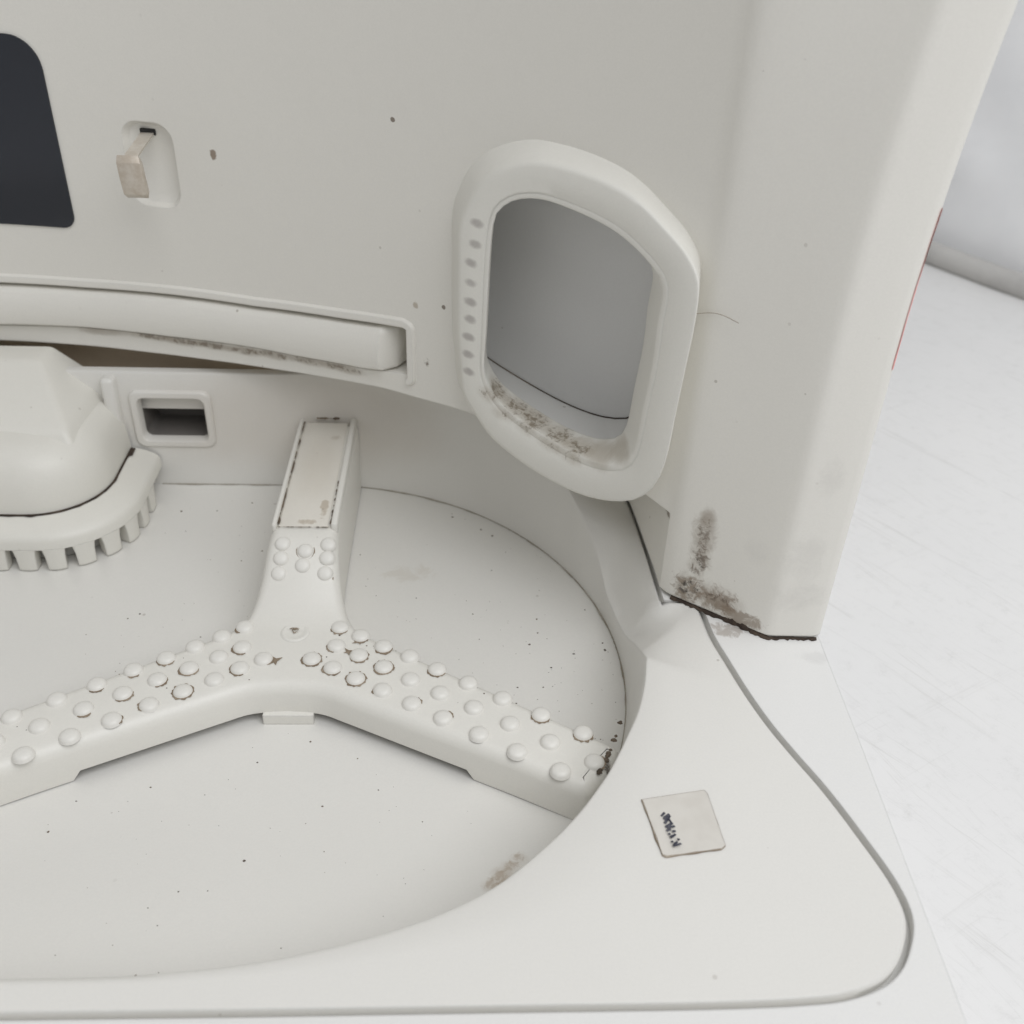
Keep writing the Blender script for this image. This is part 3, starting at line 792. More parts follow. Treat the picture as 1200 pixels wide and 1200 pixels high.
# ------------------------------------------------------------------ wash tray
tray = empty('wash_tray', (CX, 1.2, -0.18),
             'white lift-out wash tray with round basin and sticker on its rim', 'tray')
FZ = -0.15
TC = V((-0.28, 1.19, 0))
FR = 0.54
BK = 1.735                                   # line of the back wall
I_keys, O_keys = [], []
GRd = {}
# --- inner edge, front centre to back centre
inner = [(CX, 0.597, 0), (-0.75, 0.597, 0), (-0.55, 0.597, 0)]
inner += [(p[0], p[1], 0.0) for p in reversed(DATA['RIM'])]
inner += [tuple(p) for p in DATA['SCOOP']]
inner += [(0.075, 1.605, 0.062), (-0.02, 1.672, 0.085), (-0.14, 1.722, 0.094), (-0.27, BK + 0.004, 0.095), (-0.36, BK + 0.004, 0.094)]
ncorner = 3 + len(DATA['RIM']) - 1            # index of the sharp corner of the rim
# smooth in two pieces so that the corner stays sharp
ia = catmull(inner[:ncorner + 1], 5)
ib = catmull(inner[ncorner:], 8)
ins = [tuple(p) for p in ia] + [tuple(p) for p in ib[1:]]
# --- outer outline
g = [(p.x, p.y, 0.0) for p in gro]
outer_a = [(CX, 0.5585, 0), (-0.55, 0.5585, 0)] + list(reversed(g))     # ends at the notch beside the column
outer_b = [(0.3593, 1.1745, 0), (0.352, 1.186, 0), (0.338, 1.1915, 0), (0.305, 1.1935, 0), (0.3025, 1.197, 0), (0.2965, 1.335, 0), (0.288, 1.455, 0.0), (0.258, 1.60, 0.03), (0.17, 1.71, 0.07),
           (0.04, 1.755, 0.09), (-0.15, 1.762, 0.094), (-0.27, 1.762, 0.094), (-0.36, 1.762, 0.094)]
ob_ = resample(outer_b[:4], 10)[:-1] + [V(outer_b[3])] + catmull(outer_b[4:], 6)
# match outer points to inner by walking: assign anchor pairs (inner index, outer point index)
outs = [V(p) for p in outer_a] + [V(p) for p in ob_[1:]]
insv = [V(p) for p in ins]
def nearest(ps, q):
    return min(range(len(ps)), key=lambda i: (ps[i] - V(q)).length)
anch = [(0, 0), (nearest(insv, (-0.295, 0.602, 0)), nearest(outs, (-0.2013, 0.5586, 0))), (nearest(insv, (0.04, 0.697, 0)), nearest(outs, (0.36, 0.5635, 0))),
        (nearest(insv, (0.145, 0.802, 0)), nearest(outs, (0.4945, 0.665, 0))), (nearest(insv, (0.217, 0.922, 0)), nearest(outs, (0.4483, 0.8396, 0))),
        (len(ia) - 1, nearest(outs, (0.39, 1.0, 0))),
        (nearest(insv, (0.2623, 1.11, -0.02)), nearest(outs, (0.3593, 1.1745, 0))), (nearest(insv, DATA['SCOOP'][0]), nearest(outs, (0.338, 1.1915, 0))), (nearest(insv, DATA['SCOOP'][1]), nearest(outs, (0.3025, 1.197, 0))),
        (nearest(insv, DATA['SCOOP'][4]), nearest(outs, (0.2965, 1.335, 0))),
        (nearest(insv, DATA['SCOOP'][7]), nearest(outs, (0.288, 1.455, 0))), (nearest(insv, (-0.27, BK, 0.095)), nearest(outs, (-0.27, 1.762, 0.094))), (len(insv) - 1, len(outs) - 1)]
stations = []                                 # (inner, outer)
def sub(ps, i0, i1, t):
    """point at fraction t of the polyline between two indices"""
    L = [0.0]
    for i in range(i0, i1): L.append(L[-1] + (ps[i + 1] - ps[i]).length)
    s = L[-1] * t
    for k in range(len(L) - 1):
        if s <= L[k + 1] + 1e-9:
            f = (s - L[k]) / max(1e-9, L[k + 1] - L[k])
            return ps[i0 + k].lerp(ps[i0 + k + 1], min(1, f))
    return ps[i1]
for (a0, c0), (a1, c1) in zip(anch, anch[1:]):
    nst = max(8, 3 * (a1 - a0), 2 * (c1 - c0))
    # keep every original outer vertex as a station so that corners stay crisp
    L = [0.0]
    for i in range(c0, c1): L.append(L[-1] + (outs[i + 1] - outs[i]).length)
    tset = set([round(v / L[-1], 5) for v in L[:-1]] if L[-1] > 0 else [0.0])
    Li = [0.0]
    for i in range(a0, a1): Li.append(Li[-1] + (insv[i + 1] - insv[i]).length)
    for v in Li[:-1]: tset.add(round(v / Li[-1], 5))
    lst_ = sorted(tset)
    keep = [lst_[0]]
    for t in lst_[1:]:
        if t - keep[-1] > 0.004: keep.append(t)
    for t in keep:
        stations.append((sub(insv, a0, a1, t), sub(outs, c0, c1, t)))
stations.append((insv[-1], outs[-1]))
# straight back wall to the middle, with columns at the sides of the drain port
PX0, PX1, PZA, PZB = -0.626, -0.490, -0.058, 0.049
for x in (PX1, PX0, -0.66, -0.75, CX):
    stations.append((V((x, BK + 0.004, 0.094)), V((x, 1.762, 0.094))))
fA, fB = (PZA - FZ) / (0.094 - FZ), (PZB - FZ) / (0.094 - FZ)
def fz(y):
    return FZ + 0.03 * smooth((0.95 - y) / 0.35)
def floor_pt(p):
    q = floor_flat(p)
    q.z = fz(q.y)
    return q
def floor_flat(p):
    if p.x < TC.x and p.y > TC.y: return V((p.x, BK - 0.005, FZ))
    if p.x < TC.x: return V((p.x, TC.y - FR, FZ))
    d = V((p.x - TC.x, p.y - TC.y, 0)).normalized()
    return V((TC.x + d.x * FR, TC.y + d.y * FR, FZ))
rows = []
port_cols = []
for si, (pi, po) in enumerate(stations):
    f = floor_pt(pi)
    front = smooth((0.85 - pi.y) / 0.2)
    rr = 0.004 + 0.009 * front
    d = (po - pi)
    dn = d.normalized()
    w = (pi - f)
    wn = w.normalized()
    row = [f, f.lerp(pi, fA), f.lerp(pi, fB)]
    row += [pi - wn * rr, pi - wn * rr * .3 + dn * rr * .18, pi + V((dn.x, dn.y, 0)) * rr]
    od = dn
    def fl(t):
        q = pi.lerp(po, t)
        q.z = pi.z + (po.z - pi.z) * smooth(t / 0.97)
        return q
    row += [fl(0.25), fl(0.5), fl(0.75), po - V((od.x, od.y, 0)) * 0.004, po + V((0, 0, -0.004)), po + V((0, 0, -0.09))]
    rows.append([tuple(p) for p in row])
    if abs(pi.x - PX1) < 1e-6 and pi.y > 1.5: port_cols.append(si)
nr = len(rows[0])
vs, fs = loft(rows, False)
pc = port_cols[0]
fs = [f for k, f in enumerate(fs) if not (k // (nr - 1) == pc and k % (nr - 1) == 1)]
nst = len(rows)
# floor: fan-free grid between mirrored front and back halves
k0 = len(vs)
fr = [floor_pt(pi) for pi, po in stations]
nring = 8
for j in range(1, nring + 1):
    t = 1 - 0.62 * j / nring
    for q in fr:
        cpt = V((q.x, TC.y, 0)) if q.x < TC.x else V((TC.x, TC.y, 0))
        y = cpt.y + (q.y - cpt.y) * t
        vs.append((cpt.x + (q.x - cpt.x) * t, y, fz(y)))
def ridx(j, i):
    return i * nr if j == 0 else k0 + (j - 1) * nst + i
for j in range(nring):
    for i in range(nst - 1):
        fs.append((ridx(j, i), ridx(j, i + 1), ridx(j + 1, i + 1), ridx(j + 1, i)))
k1 = len(vs)
vs.append((TC.x, TC.y, FZ)); vs.append((CX, TC.y, FZ))
for i in range(nst - 1):
    q = fr[i]; q2 = fr[i + 1]
    if q.x < TC.x - 1e-6 or q2.x < TC.x - 1e-6: continue
    fs.append((ridx(nring, i), ridx(nring, i + 1), k1))
iA = max(i for i in range(nst // 2) if fr[i].x <= TC.x + 1e-6 and fr[i].y < TC.y)
iB = min(i for i in range(nst // 2, nst) if fr[i].x <= TC.x + 1e-6 and fr[i].y > TC.y)
fs.append(tuple(ridx(nring, i) for i in range(0, iA + 2)) + (k1, k1 + 1))
fs.append(tuple(ridx(nring, i) for i in range(iB - 1, nst)) + (k1 + 1, k1))
full = join([(vs, fs), ([mir(p) for p in vs], [tuple(reversed(q)) for q in fs])])
mesh_obj('basin', *full, M_tray, tray, 32)

# fine dark line in the joint between basin floor and wall
run = []
for j in range(240):
    if j < 60:
        x = -0.60 + (TC.x + 0.60) * j / 59
        p, nn = V((x, BK - 0.005, 0)), V((0, -1, 0))
    else:
        a = math.radians(90 - 118 * (j - 59) / 180)
        p, nn = V((TC.x + FR * math.cos(a), TC.y + FR * math.sin(a), 0)), V((-math.cos(a), -math.sin(a), 0))
    w = 0.0022 + 0.0035 * max(0, noise.noise(V((j * 0.13, 2.2, 0)))) + 0.0008 * noise.noise(V((j * 0.9, 6.2, 0)))
    if j > 200: w *= max(0.2, (240 - j) / 40)
    run.append([tuple(p - nn * 0.001 + V((0, 0, FZ + 0.0016))), tuple(p + nn * w + V((0, 0, FZ + 0.0006)))])
o = mesh_obj('joint_line', *loft(run, False), simple('grey_joint_line', (0.30, 0.27, 0.22), 0.9, 0, 0.2, 20, 0.7, (0.46, 0.43, 0.38)), tray, 60); o['kind'] = 'stuff'

# drain port in the back wall
def rr2(x0, x1, z0, z1, r, y, n=5):
    out = []
    for (cx_, cz_, a0) in ((x1 - r, z1 - r, 0), (x0 + r, z1 - r, 90), (x0 + r, z0 + r, 180), (x1 - r, z0 + r, 270)):
        for i in range(n + 1):
            a = math.radians(a0 + 90 * i / n)
            out.append((cx_ + r * math.cos(a), y, cz_ + r * math.sin(a)))
    return out
yb = BK + 0.001
for flip in (False, True):
    fl_ = (lambda rs: [[mir(p) for p in r] for r in rs]) if flip else (lambda rs: rs)
    prt = empty('drain_port', (2 * CX + 0.555 if flip else -0.555, yb, 0)); adopt(prt, tray)
    rings = [rr2(-0.636, -0.480, -0.066, 0.058, .018, yb + .004), rr2(-0.635, -0.481, -0.065, 0.057, .018, yb - .004), rr2(-0.632, -0.484, -0.062, 0.054, .017, yb - .007),
             rr2(-0.622, -0.494, -0.052, 0.044, .015, yb - .007), rr2(-0.620, -0.496, -0.050, 0.042, .014, yb - .004), rr2(-0.618, -0.498, -0.049, 0.041, .013, yb + .014)]
    mesh_obj('port_frame', *loft(fl_(rings)), M_tray, prt, 35)
    rings = [rr2(-0.618, -0.498, -0.049, 0.041, .013, yb + .014), rr2(-0.622, -0.494, -0.056, 0.045, .012, yb + .015), rr2(-0.622, -0.490, -0.058, 0.045, .012, yb + .11)]
    mesh_obj('port_tunnel', *loft(fl_(rings), True, False, True), M_port, prt, 35, 'dark square drain tunnel')
# pilaster beside the filter
o = mesh_obj('wall_rib', *box((-0.665, BK - 0.004, -0.03), (0.026, 0.03, 0.235)), M_tray, tray)
bevel_mesh(o, 0.008, 3)

# paper sticker, its corners trimmed, with what is left of the print
SK = DATA['STICKER']
m = bpy.data.materials.new('yellowed_sticker_film')
m.use_nodes = True
N = Nodes(m); b = m.node_tree.nodes['Principled BSDF']
geo = N.new('ShaderNodeNewGeometry')
s1 = N.new('ShaderNodeVectorMath', operation='SCALE'); N.link(geo.outputs['Position'], s1.inputs[0]); s1.inputs['Scale'].default_value = 1 / K
c = N.mix(N.ramp(N.noise(s1.outputs[0], 26, 4), 0.4, 0.7, 0, 0.5), (0.66, 0.635, 0.585), (0.58, 0.55, 0.50))
N.link(c, b.inputs['Base Color']); b.inputs['Roughness'].default_value = 0.45
M_stk = m
n = len(SK)
vs = [(p[0], p[1], 0.0005) for p in SK] + [(p[0], p[1], 0.0022) for p in SK]
fs = [tuple(range(n, 2 * n))] + [(i, (i + 1) % n, n + (i + 1) % n, n + i) for i in range(n)]
stk = mesh_obj('sticker', vs, fs, M_stk, tray, 30, 'yellowed square sticker with smudged black print')
# dirt caught along the glue edge
rg = []
pp = [V((p[0], p[1], 0)) for p in SK]; pp = pp[3:] + pp[:3] + [pp[3]]
pp = resample(pp, 160)
cc = sum(pp, V((0, 0, 0))) / len(pp)
for i, p in enumerate(pp):
    dd = (p - cc).normalized()
    w = 0.0004 + 0.0014 * max(0, 0.35 + noise.noise(V((i * 0.11, 4.2, 0)))) * (1.2 if p.x < 0.255 or p.y < 0.745 else 0.35)
    rg.append([tuple(p - dd * w * .6 + V((0, 0, 0.0027))), tuple(p + dd * w + V((0, 0, 0.0009)))])
o = mesh_obj('edge_grime', *loft(rg, False), M_grime2, stk, 60); o['kind'] = 'stuff'
parts = []
for x0, y0_, x1, y1_ in DATA['STROKES']:
    a, b2 = V((x0, y0_, 0.0030)), V((x1, y1_, 0.0030))
    d = (b2 - a); nn = V((-d.y, d.x, 0)).normalized()
    w0, w1 = 0.0011 + 0.0008 * random.random(), 0.0008 + 0.0008 * random.random()
    mid = (a + b2) / 2 + nn * 0.0006 * (random.random() - .5)
    q = [a + nn * w0, mid + nn * (w0 + w1) * .55, b2 + nn * w1, b2 - nn * w1, mid - nn * (w0 + w1) * .55, a - nn * w0]
    parts.append(([tuple(v + V((0, 0, 0.00015 * len(parts)))) for v in q], [(0, 1, 2, 3, 4, 5)]))
o = mesh_obj('smudged_print', *join(parts), M_ink, stk, 30, fix=False); o['kind'] = 'stuff'

# ------------------------------------------------------------------ washboard
X0 = -0.2605
wash = empty('washboard', (X0, 1.2, FZ), 'white three-armed washboard with raised studs lying in the round basin', 'washboard')
def ztop(y):
    t = smooth((y - 1.22) / 0.15)
    return -0.08 + 0.08 * t
half = [(0.0555, 1.727), (0.0555, 1.60), (0.0555, 1.45), (0.0565, 1.38), (0.0595, 1.33), (0.066, 1.29), (0.079, 1.25), (0.098, 1.225), (0.126, 1.203), (0.20, 1.157), (0.30, 1.095), (0.40, 1.032), (0.475, 0.985)]
tip = [(0.483, 0.975), (0.478, 0.955), (0.462, 0.93), (0.44, 0.908), (0.428, 0.902)]
frontp = [(0.415, 0.905), (0.33, 0.950), (0.24, 0.995), (0.15, 1.040), (0.09, 1.070), (0.05, 1.088), (0.0, 1.093)]
half_d = catmull([(a, b2, 0) for a, b2 in half], 6)
hp = resample(half_d, 70) + catmull([(a, b2, 0) for a, b2 in tip], 3) + resample(catmull([(a, b2, 0) for a, b2 in frontp], 6), 40)
rt = [V((X0 + p.x, p.y, 0)) for p in hp]
lf = [V((X0 - p.x, p.y, 0)) for p in hp]
outl = rt[:-1] + [rt[-1]] + list(reversed(lf[:-1]))
n = len(outl)
def inset(ps, d):
    out = []
    for i, p in enumerate(ps):
        a = (p - ps[i - 1]).normalized(); b2 = (ps[(i + 1) % len(ps)] - p).normalized()
        t = (a + b2).normalized() if (a + b2).length > 1e-6 else a
        c_ = max(0.6, math.sqrt(max(0.0, (1 + a.dot(b2)) / 2)))
        out.append(p + V((t.y, -t.x, 0)) * (d / c_))
    return out
def zbot(p):
    return FZ + 0.002 if abs(p.x - X0) > 0.272 or p.y > 1.2 else FZ + 0.017
rb = 0.018
rings = []
lvls = [(0.0, None), (0.0, rb), (0.0025, rb * .6), (0.007, rb * .25), (0.013, rb * .05), (0.019, 0.0)]
for d, dz in lvls:
    ps = inset(outl, d)
    rings.append([(p.x, p.y, zbot(q) if dz is None else ztop(q.y) - dz) for p, q in zip(ps, outl)])
vs, fs = loft(rings, True)
top = rings[-1]
k0 = (len(rings) - 1) * n
m_ = len(rt)
# strips across the back arm, one polygon for the flat hub and front arms
cutj = max(i for i in range(m_) if rt[i].y > 1.215 and i < 75)
for j in range(cutj):
    fs.append((k0 + j, k0 + j + 1, k0 + n - 1 - (j + 1) - 0 + 0, k0 + n - 1 - j))
def zipper(A, B):
    i = j = 0
    while i < len(A) - 1 or j < len(B) - 1:
        if j >= len(B) - 1 or (i < len(A) - 1 and (i + 1) / len(A) <= (j + 1) / len(B)):
            fs.append((k0 + A[i], k0 + A[i + 1], k0 + B[j])); i += 1
        else:
            fs.append((k0 + A[i], k0 + B[j + 1], k0 + B[j])); j += 1
tipm = len(resample(half_d, 70)) + 6
ra, rb_ = list(range(cutj, tipm + 1)), list(range(m_ - 1, tipm - 1, -1))
zipper(ra, rb_)
zipper([n - 1 - a for a in ra], [m_ - 1] + [n - 1 - a for a in rb_[1:]])
fs.append((k0 + cutj, k0 + m_ - 1, k0 + n - 1 - cutj))
fs.append((k0 + 0, k0 + n - 1) + tuple(i * n + n - 1 for i in range(len(rings) - 2, -1, -1)) + tuple(i * n for i in range(len(rings) - 1)))
mesh_obj('board', vs, fs, M_board, wash, 32)

# studs: one dome mesh shared by all
dome = []
nseg = 20
rs = [(1.06, -0.1), (1.0, 0.10), (0.965, 0.32), (0.88, 0.58), (0.70, 0.82), (0.45, 0.95), (0.2, 1.0)]
sv, sf = loft([[(0.0142 * r * math.cos(2 * math.pi * k / nseg), 0.0142 * r * math.sin(2 * math.pi * k / nseg), 0.0078 * z) for k in range(nseg)] for r, z in rs], True, False, True)
stud0 = None
for p in DATA['STUDS']:
    if stud0 is None:
        stud0 = mesh_obj('stud', sv, sf, M_stud, None, 60)
        o = stud0
    else:
        o = bpy.data.objects.new('stud', stud0.data)
        col.objects.link(o)
    o.location = V((p[0], p[1], ztop(p[1]))) * K
    if p[1] > 1.225:
        o.scale = (0.9, 0.9, 0.9)
        sl = math.atan2(ztop(p[1] + .01) - ztop(p[1] - .01), .02)
        o.rotation_euler = (sl, 0, 0)
    o.parent = wash
    o.matrix_parent_inverse = Matrix.Translation(-wash.location)

# dirt caught round some studs (index, arcs in degrees)
dirty = {0: (150, 330), 1: (230, 330), 2: (170, 260), 3: (0, 360), 4: (150, 330), 5: (200, 420), 6: (210, 350), 7: (0, 360), 8: (0, 360), 15: (150, 300), 18: (140, 300), 16: (300, 360),
         35: (200, 340), 36: (160, 360), 37: (0, 360), 39: (270, 380), 40: (150, 240), 42: (240, 380), 43: (330, 400), 38: (250, 320), 41: (240, 330), 45: (250, 330), 12: (0, 60), 9: (170, 210), 22: (0, 70),
         20: (180, 330), 29: (180, 330), 32: (180, 350), 33: (-60, 70), 54: (160, 380), 57: (180, 260), 59: (280, 360), 60: (250, 340), 13: (190, 250)}
parts = []
random.seed(11)
for i, (a0, a1) in dirty.items():
    p = DATA['STUDS'][i]
    k = max(6, int((a1 - a0) / 7))
    run = []
    full_c = (a1 - a0) >= 300
    for j in range(k + 1):
        a = math.radians(a0 + (a1 - a0) * j / k)
        g_ = noise.noise(V((i * 3.1, j * 0.42, 0))) 
        edge = min(1, 4 * min(j, k - j) / k + 0.15)
        w = max(0.0, (0.0011 + 0.0028 * g_ + 0.0009 * random.random())) * (1 if full_c else edge) 
        r0, r1 = 0.0138, 0.0145 + w
        x0_, y0_ = p[0] + r0 * math.cos(a), p[1] + r0 * math.sin(a)
        x1_, y1_ = p[0] + r1 * math.cos(a), p[1] + r1 * math.sin(a)
        run.append([(x0_, y0_, ztop(y0_) + 0.0016), (x1_, y1_, ztop(y1_) + 0.0008)])
    parts.append(loft(run, False))
for (x, y, s) in ((-0.2925 + .012, 1.146, .010), (-0.173, 1.165, .009), (-0.158, 1.188, .010)):
    pts = []
    for j in range(9):
        a = 2 * math.pi * j / 9
        r = s * (0.45 + 0.65 * (j % 2)) * (0.7 + 0.6 * random.random())
        pts.append((x + r * math.cos(a), y + .8 * r * math.sin(a), -0.0788))
    parts.append((pts, [tuple(range(9))]))
o = mesh_obj('stud_grime', *join(parts), M_grime2, wash, 60, 'brown dirt caught around some studs', fix=False); o['kind'] = 'stuff'

# screw dimple at the hub
rings = []
hcx, hcy = DATA['S_hubdirt'][0][:2]
for r, z in ((0.0225, 0.0004), (0.021, 0.0018), (0.019, 0.0024), (0.0165, 0.0018), (0.014, 0.0006), (0.007, 0.0012), (0.003, 0.0016)):
    rings.append([(hcx + r * math.cos(2 * math.pi * k / 28), hcy + r * math.sin(2 * math.pi * k / 28), -0.08 + z) for k in range(28)])
mesh_obj('hub_cap', *loft(rings, True, False, True), M_board, wash, 60)
parts = []
random.seed(21)
for k in range(7):
    a0 = random.uniform(0, 6.28); r = random.uniform(0.003, 0.010); ln = random.uniform(0.6, 2.2)
    run = []
    for j in range(9):
        a = a0 + ln * j / 8
        w = 0.0003 + 0.0009 * math.sin(math.pi * j / 8) * random.uniform(.4, 1)
        rr_ = r + 0.0012 * math.sin(3 * a)
        run.append([(hcx + (rr_ - w) * math.cos(a) * 1.15, hcy + (rr_ - w) * math.sin(a), -0.0768 + .0001 * k), (hcx + (rr_ + w) * math.cos(a) * 1.15, hcy + (rr_ + w) * math.sin(a), -0.0768 + .0001 * k)])
    parts.append(loft(run, False))
o = mesh_obj('hub_grime', *join(parts), M_grime2, wash, 60, fix=False); o['kind'] = 'stuff'
# tab under the front of the hub
o = mesh_obj('front_tab', *box((X0 + 0.003, 1.098, -0.141), (0.075, 0.03, 0.018)), M_board, wash)

# cover let into the back arm: two rails and the lid between them
def strip(x0, x1, ya, yb_, zl, zh, bev=0.003):
    return box(((x0 + x1) / 2, (ya + yb_) / 2, (zl + zh) / 2), (x1 - x0, yb_ - ya, zh - zl))
o = mesh_obj('rail', *strip(X0 - 0.054, X0 - 0.046, 1.375, 1.725, -0.01, 0.008), M_board, wash); bevel_mesh(o, 0.003, 2)
o = mesh_obj('rail', *strip(X0 + 0.043, X0 + 0.054, 1.375, 1.725, -0.01, 0.010), M_board, wash); bevel_mesh(o, 0.003, 2)
o = mesh_obj('cover', *strip(X0 - 0.0445, X0 + 0.0385, 1.378, 1.722, -0.01, 0.0012), M_lid, wash); bevel_mesh(o, 0.003, 2)
parts = []
def dirt_line(x0, y0_, x1, y1_, z, w, seedv, thr=-0.1, n=70):
    a, b2 = V((x0, y0_, z)), V((x1, y1_, z))
    d = (b2 - a).normalized(); nn = V((-d.y, d.x, 0))
    run = []
    for j in range(n):
        g_ = noise.noise(V((j * 0.23, seedv, 0))) + 0.4 * noise.noise(V((j * 0.9, seedv, 5)))
        ww = w * max(0.0, g_ - thr)
        p = a.lerp(b2, j / (n - 1))
        run.append([tuple(p - nn * ww), tuple(p + nn * ww)])
    return loft(run, False)
parts.append(dirt_line(X0 - 0.0450, 1.385, X0 - 0.0450, 1.72, 0.0030, 0.0036, 1.3, -0.35))
parts.append(dirt_line(X0 + 0.0410, 1.385, X0 + 0.0410, 1.52, 0.0030, 0.0022, 7.3, -0.15))
parts.append(dirt_line(X0 - 0.045, 1.376, X0 + 0.041, 1.376, 0.0030, 0.0016, 3.3, -0.4))
parts.append(dirt_line(X0 - 0.022, 1.7245, X0 + 0.022, 1.7245, 0.0085, 0.0045, 9.3, -0.7, 30))
o = mesh_obj('cover_grime', *join(parts), simple('brown_seam_dirt', (0.10, 0.078, 0.058), 0.9, 0, 0.2, 40, 0.8, (0.24, 0.19, 0.14)), wash, 60, fix=False); o['kind'] = 'stuff'

# ------------------------------------------------------------------ filter with its toothed skirt
filt = empty('filter_cover', (CX, 1.6, FZ), 'white knobbed filter cover with a toothed skirt at the left of the basin', 'filter')
def fplan(hw, fy, r, by, n=14):
    """plan of a block against the back wall: half width, front y, corner radius, back y (right half then mirrored)"""
    pts = [(CX, fy)]
    for i in range(n + 1):
        a = math.radians(-90 + 90 * i / n)
        pts.append((CX + hw - r + r * math.cos(a), fy + r + r * math.sin(a)))
    for i in range(1, 7):
        pts.append((CX + hw, fy + r + (by - fy - r) * i / 6))
    return pts
def full_plan(h):
    return list(reversed([mir(p) for p in h[1:]])) + h
def at_z(pl, z):
    return [(x, y, z) for x, y in pl]
BY = BK - 0.008
rings = []
for hw, fy, r, z in ((0.372, 1.446, 0.150, -0.104), (0.3715, 1.4465, 0.150, -0.090), (0.3695, 1.4485, 0.149, -0.0835), (0.366, 1.452, 0.147, -0.0795), (0.358, 1.460, 0.142, -0.0745), (0.345, 1.472, 0.135, -0.069), (0.332, 1.484, 0.127, -0.0655), (0.322, 1.492, 0.12, -0.0635)):
    rings.append(at_z(full_plan(fplan(hw, fy, r, BY)), z))
mesh_obj('skirt', *loft(rings, False), M_filter, filt, 40)
# inner wall behind the teeth
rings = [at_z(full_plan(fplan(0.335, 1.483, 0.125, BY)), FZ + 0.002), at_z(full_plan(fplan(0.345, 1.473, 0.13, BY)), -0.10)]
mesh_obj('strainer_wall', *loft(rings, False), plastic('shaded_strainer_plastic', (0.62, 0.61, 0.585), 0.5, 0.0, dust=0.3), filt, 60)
# teeth along the skirt
pl = [V((x, y, 0)) for x, y in fplan(0.372, 1.446, 0.150, BY - 0.02, 30)]
L = [0.0]
for a, b2 in zip(pl, pl[1:]): L.append(L[-1] + (b2 - a).length)
pitch = 0.0505
def at_len(s):
    for i in range(len(L) - 1):
        if s <= L[i + 1]:
            return pl[i].lerp(pl[i + 1], (s - L[i]) / (L[i + 1] - L[i])), (pl[i + 1] - pl[i]).normalized()
    return pl[-1], (pl[-1] - pl[-2]).normalized()
s = 0.0
k = 0
while s < L[-1] - 0.03:
    for sgn in ((1,) if k == 0 else (1, -1)):
        rg = []
        for z, w, dep in ((FZ + 0.002, 0.0310, 0.022), (-0.120, 0.0335, 0.022), (-0.109, 0.0370, 0.022), (-0.1035, 0.040, 0.022), (-0.1025, 0.0505, 0.022)):
            ring = []
            for q in (-.5, -.17, .17, .5):
                p, t = at_len(max(0.0, s + q * w)) if s > 0.02 else (V((CX + q * w, 1.446, 0)), V((1, 0, 0)))
                nn = V((t.y, -t.x, 0))
                ring.append(p + nn * (0.001 - (0.002 if abs(q) > .4 else 0)))
            for q in (.5, .17, -.17, -.5):
                p, t = at_len(max(0.0, s + q * w)) if s > 0.02 else (V((CX + q * w, 1.446, 0)), V((1, 0, 0)))
                nn = V((t.y, -t.x, 0))
                ring.append(p - nn * dep)
            ring = [(p.x, p.y, z) for p in ring]
            if sgn < 0: ring = [mir(p) for p in ring]
            rg.append(ring)
        mesh_obj('tooth', *loft(rg, True, True, True), M_filter, filt, 50)
    s += pitch
    k += 1
# domed housing and its grip
rings = []
for hw, fy, r, z in ((0.320, 1.494, 0.125, -0.075), (0.319, 1.495, 0.125, -0.045), (0.316, 1.498, 0.125, -0.015), (0.306, 1.508, 0.120, 0.012), (0.290, 1.522, 0.110, 0.032), (0.262, 1.545, 0.10, 0.046), (0.22, 1.58, 0.09, 0.053), (0.12, 1.64, 0.05, 0.056)):
    rings.append(at_z(full_plan(fplan(hw, fy, r, BY + 0.0)), z))
mesh_obj('housing', *loft(rings, False), M_filter, filt, 50)
gp = []
for (xb, xt) in ((-1, -1), (1, 1)):
    pass
gb = [(CX - 0.285, 1.56, 0.01), (CX + 0.285, 1.56, 0.01), (CX + 0.30, 1.79, 0.01), (CX - 0.30, 1.79, 0.01)]
gm = [(CX - 0.265, 1.585, 0.055), (CX + 0.265, 1.585, 0.055), (CX + 0.272, 1.79, 0.055), (CX - 0.272, 1.79, 0.055)]
gt = [(CX - 0.185, 1.725, 0.122), (CX + 0.185, 1.725, 0.122), (CX + 0.190, 1.79, 0.122), (CX - 0.190, 1.79, 0.122)]
o = mesh_obj('grip', *loft([gb, gm, gt], True, True, True), M_filter, filt, 30)
bevel_mesh(o, 0.010, 4, 15)
o = mesh_obj('grip_rib', *loft([[(CX - 0.16, 1.49, -0.03), (CX + 0.16, 1.49, -0.03), (CX + 0.17, 1.62, -0.03), (CX - 0.17, 1.62, -0.03)], [(CX - 0.145, 1.50, 0.045), (CX + 0.145, 1.50, 0.045), (CX + 0.15, 1.62, 0.075), (CX - 0.15, 1.62, 0.075)]], True, True, True), M_filter, filt, 30)
bevel_mesh(o, 0.015, 4, 15)
# dirt in the joint between housing and skirt
rg = []
pj = resample([V((x, y, 0)) for x, y in fplan(0.3225, 1.4915, 0.1245, BY - 0.005)], 120)
for j, p in enumerate(pj):
    t = (pj[min(119, j + 1)] - pj[max(0, j - 1)]).normalized(); nn = V((t.y, -t.x, 0))
    w = 0.0014 + 0.0035 * max(0, noise.noise(V((j * .21, 8.8, 0)))) + (0.006 if j > 112 else 0)
    rg.append([tuple(p - nn * 0.002 + V((0, 0, -0.0605))), tuple(p + nn * w + V((0, 0, -0.0625)))])
o = mesh_obj('joint_line', *loft(rg, False), M_grime, filt, 60); o['kind'] = 'stuff'

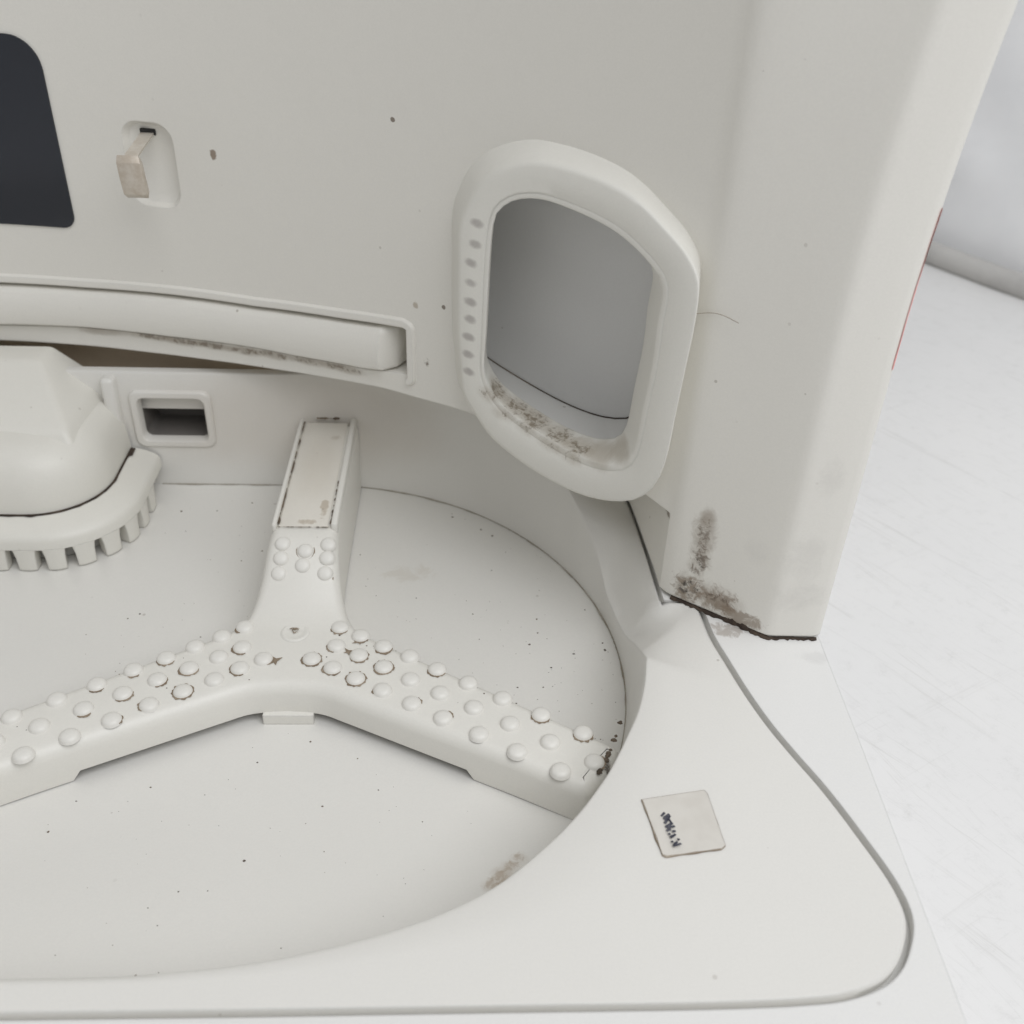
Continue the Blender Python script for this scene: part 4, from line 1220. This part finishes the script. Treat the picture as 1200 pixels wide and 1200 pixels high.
# ------------------------------------------------------------------ crumbs, hair
random.seed(3)
parts = []
def crumb(x, y, z, s):
    k = 6
    z -= s * 0.12
    a0 = random.random() * 6
    el = 0.6 + 0.5 * random.random()
    low = [(x + s * math.cos(a0 + 2 * math.pi * j / k) * (0.7 + .5 * random.random()), y + s * el * math.sin(a0 + 2 * math.pi * j / k) * (0.7 + .5 * random.random()), z) for j in range(k)]
    top_ = [(x + (p[0] - x) * .55, y + (p[1] - y) * .55, z + s * 0.5) for p in low]
    return loft([low, top_], True, True, True)
def on_board(x, y):
    dx = abs(x - X0)
    if dx < 0.07 and y > 1.08: return True
    return dx < 0.5 and 1.10 - dx * 0.47 - 0.03 < y < 1.29 - dx * 0.63 + 0.02
cnt = 0
while cnt < 200:
    x, y = random.uniform(-0.62, 0.26), random.uniform(0.66, 1.71)
    right_zone = x > -0.12 and 0.98 < y < 1.35
    if random.random() > (1.0 if right_zone else 0.28): continue
    if on_board(x, y) or (V((x, y, 0)) - TC).length > 0.53: continue
    if x < -0.56 and y > 1.4: continue
    s = 0.0007 + 0.0022 * random.random() ** 5
    parts.append(crumb(x, y, FZ + 0.03 * smooth((0.95 - y) / 0.35), s)); cnt += 1
for _ in range(26):
    i = random.randrange(len(DATA['STUDS'])); p = DATA['STUDS'][i]
    x, y = p[0] + random.uniform(-.03, .03), p[1] + random.uniform(-.03, .03)
    if (V((x, y, 0)) - V((p[0], p[1], 0))).length < 0.017: continue
    if y > 1.215: continue
    parts.append(crumb(x, y, -0.08, 0.0009 + 0.0016 * random.random() ** 2))
for _ in range(14):
    p = DATA['S_tipdirt'][0]
    a = random.uniform(-.9, .9)
    parts.append(crumb(TC.x + 0.535 * math.cos(-0.42 + a * .12), TC.y + 0.535 * math.sin(-0.42 + a * .12), -0.079, 0.002 + 0.004 * random.random()))
o = mesh_obj('dust_crumbs', *join(parts), M_crumb, None, 20, fix=False)
o['kind'] = 'stuff'
o['label'] = 'dark dust crumbs scattered over the basin floor'

hp = catmull([tuple(p) for p in DATA['HAIR']], 8)
hp = [p + V((-0.0035 , -0.0045, 0)) for p in hp]
o = mesh_obj('hair', *tube(hp, 0.0005, 6), M_hair, None, 60)
o['label'] = 'single dark hair stuck on the wall right of the suction ring'
o['category'] = 'hair'
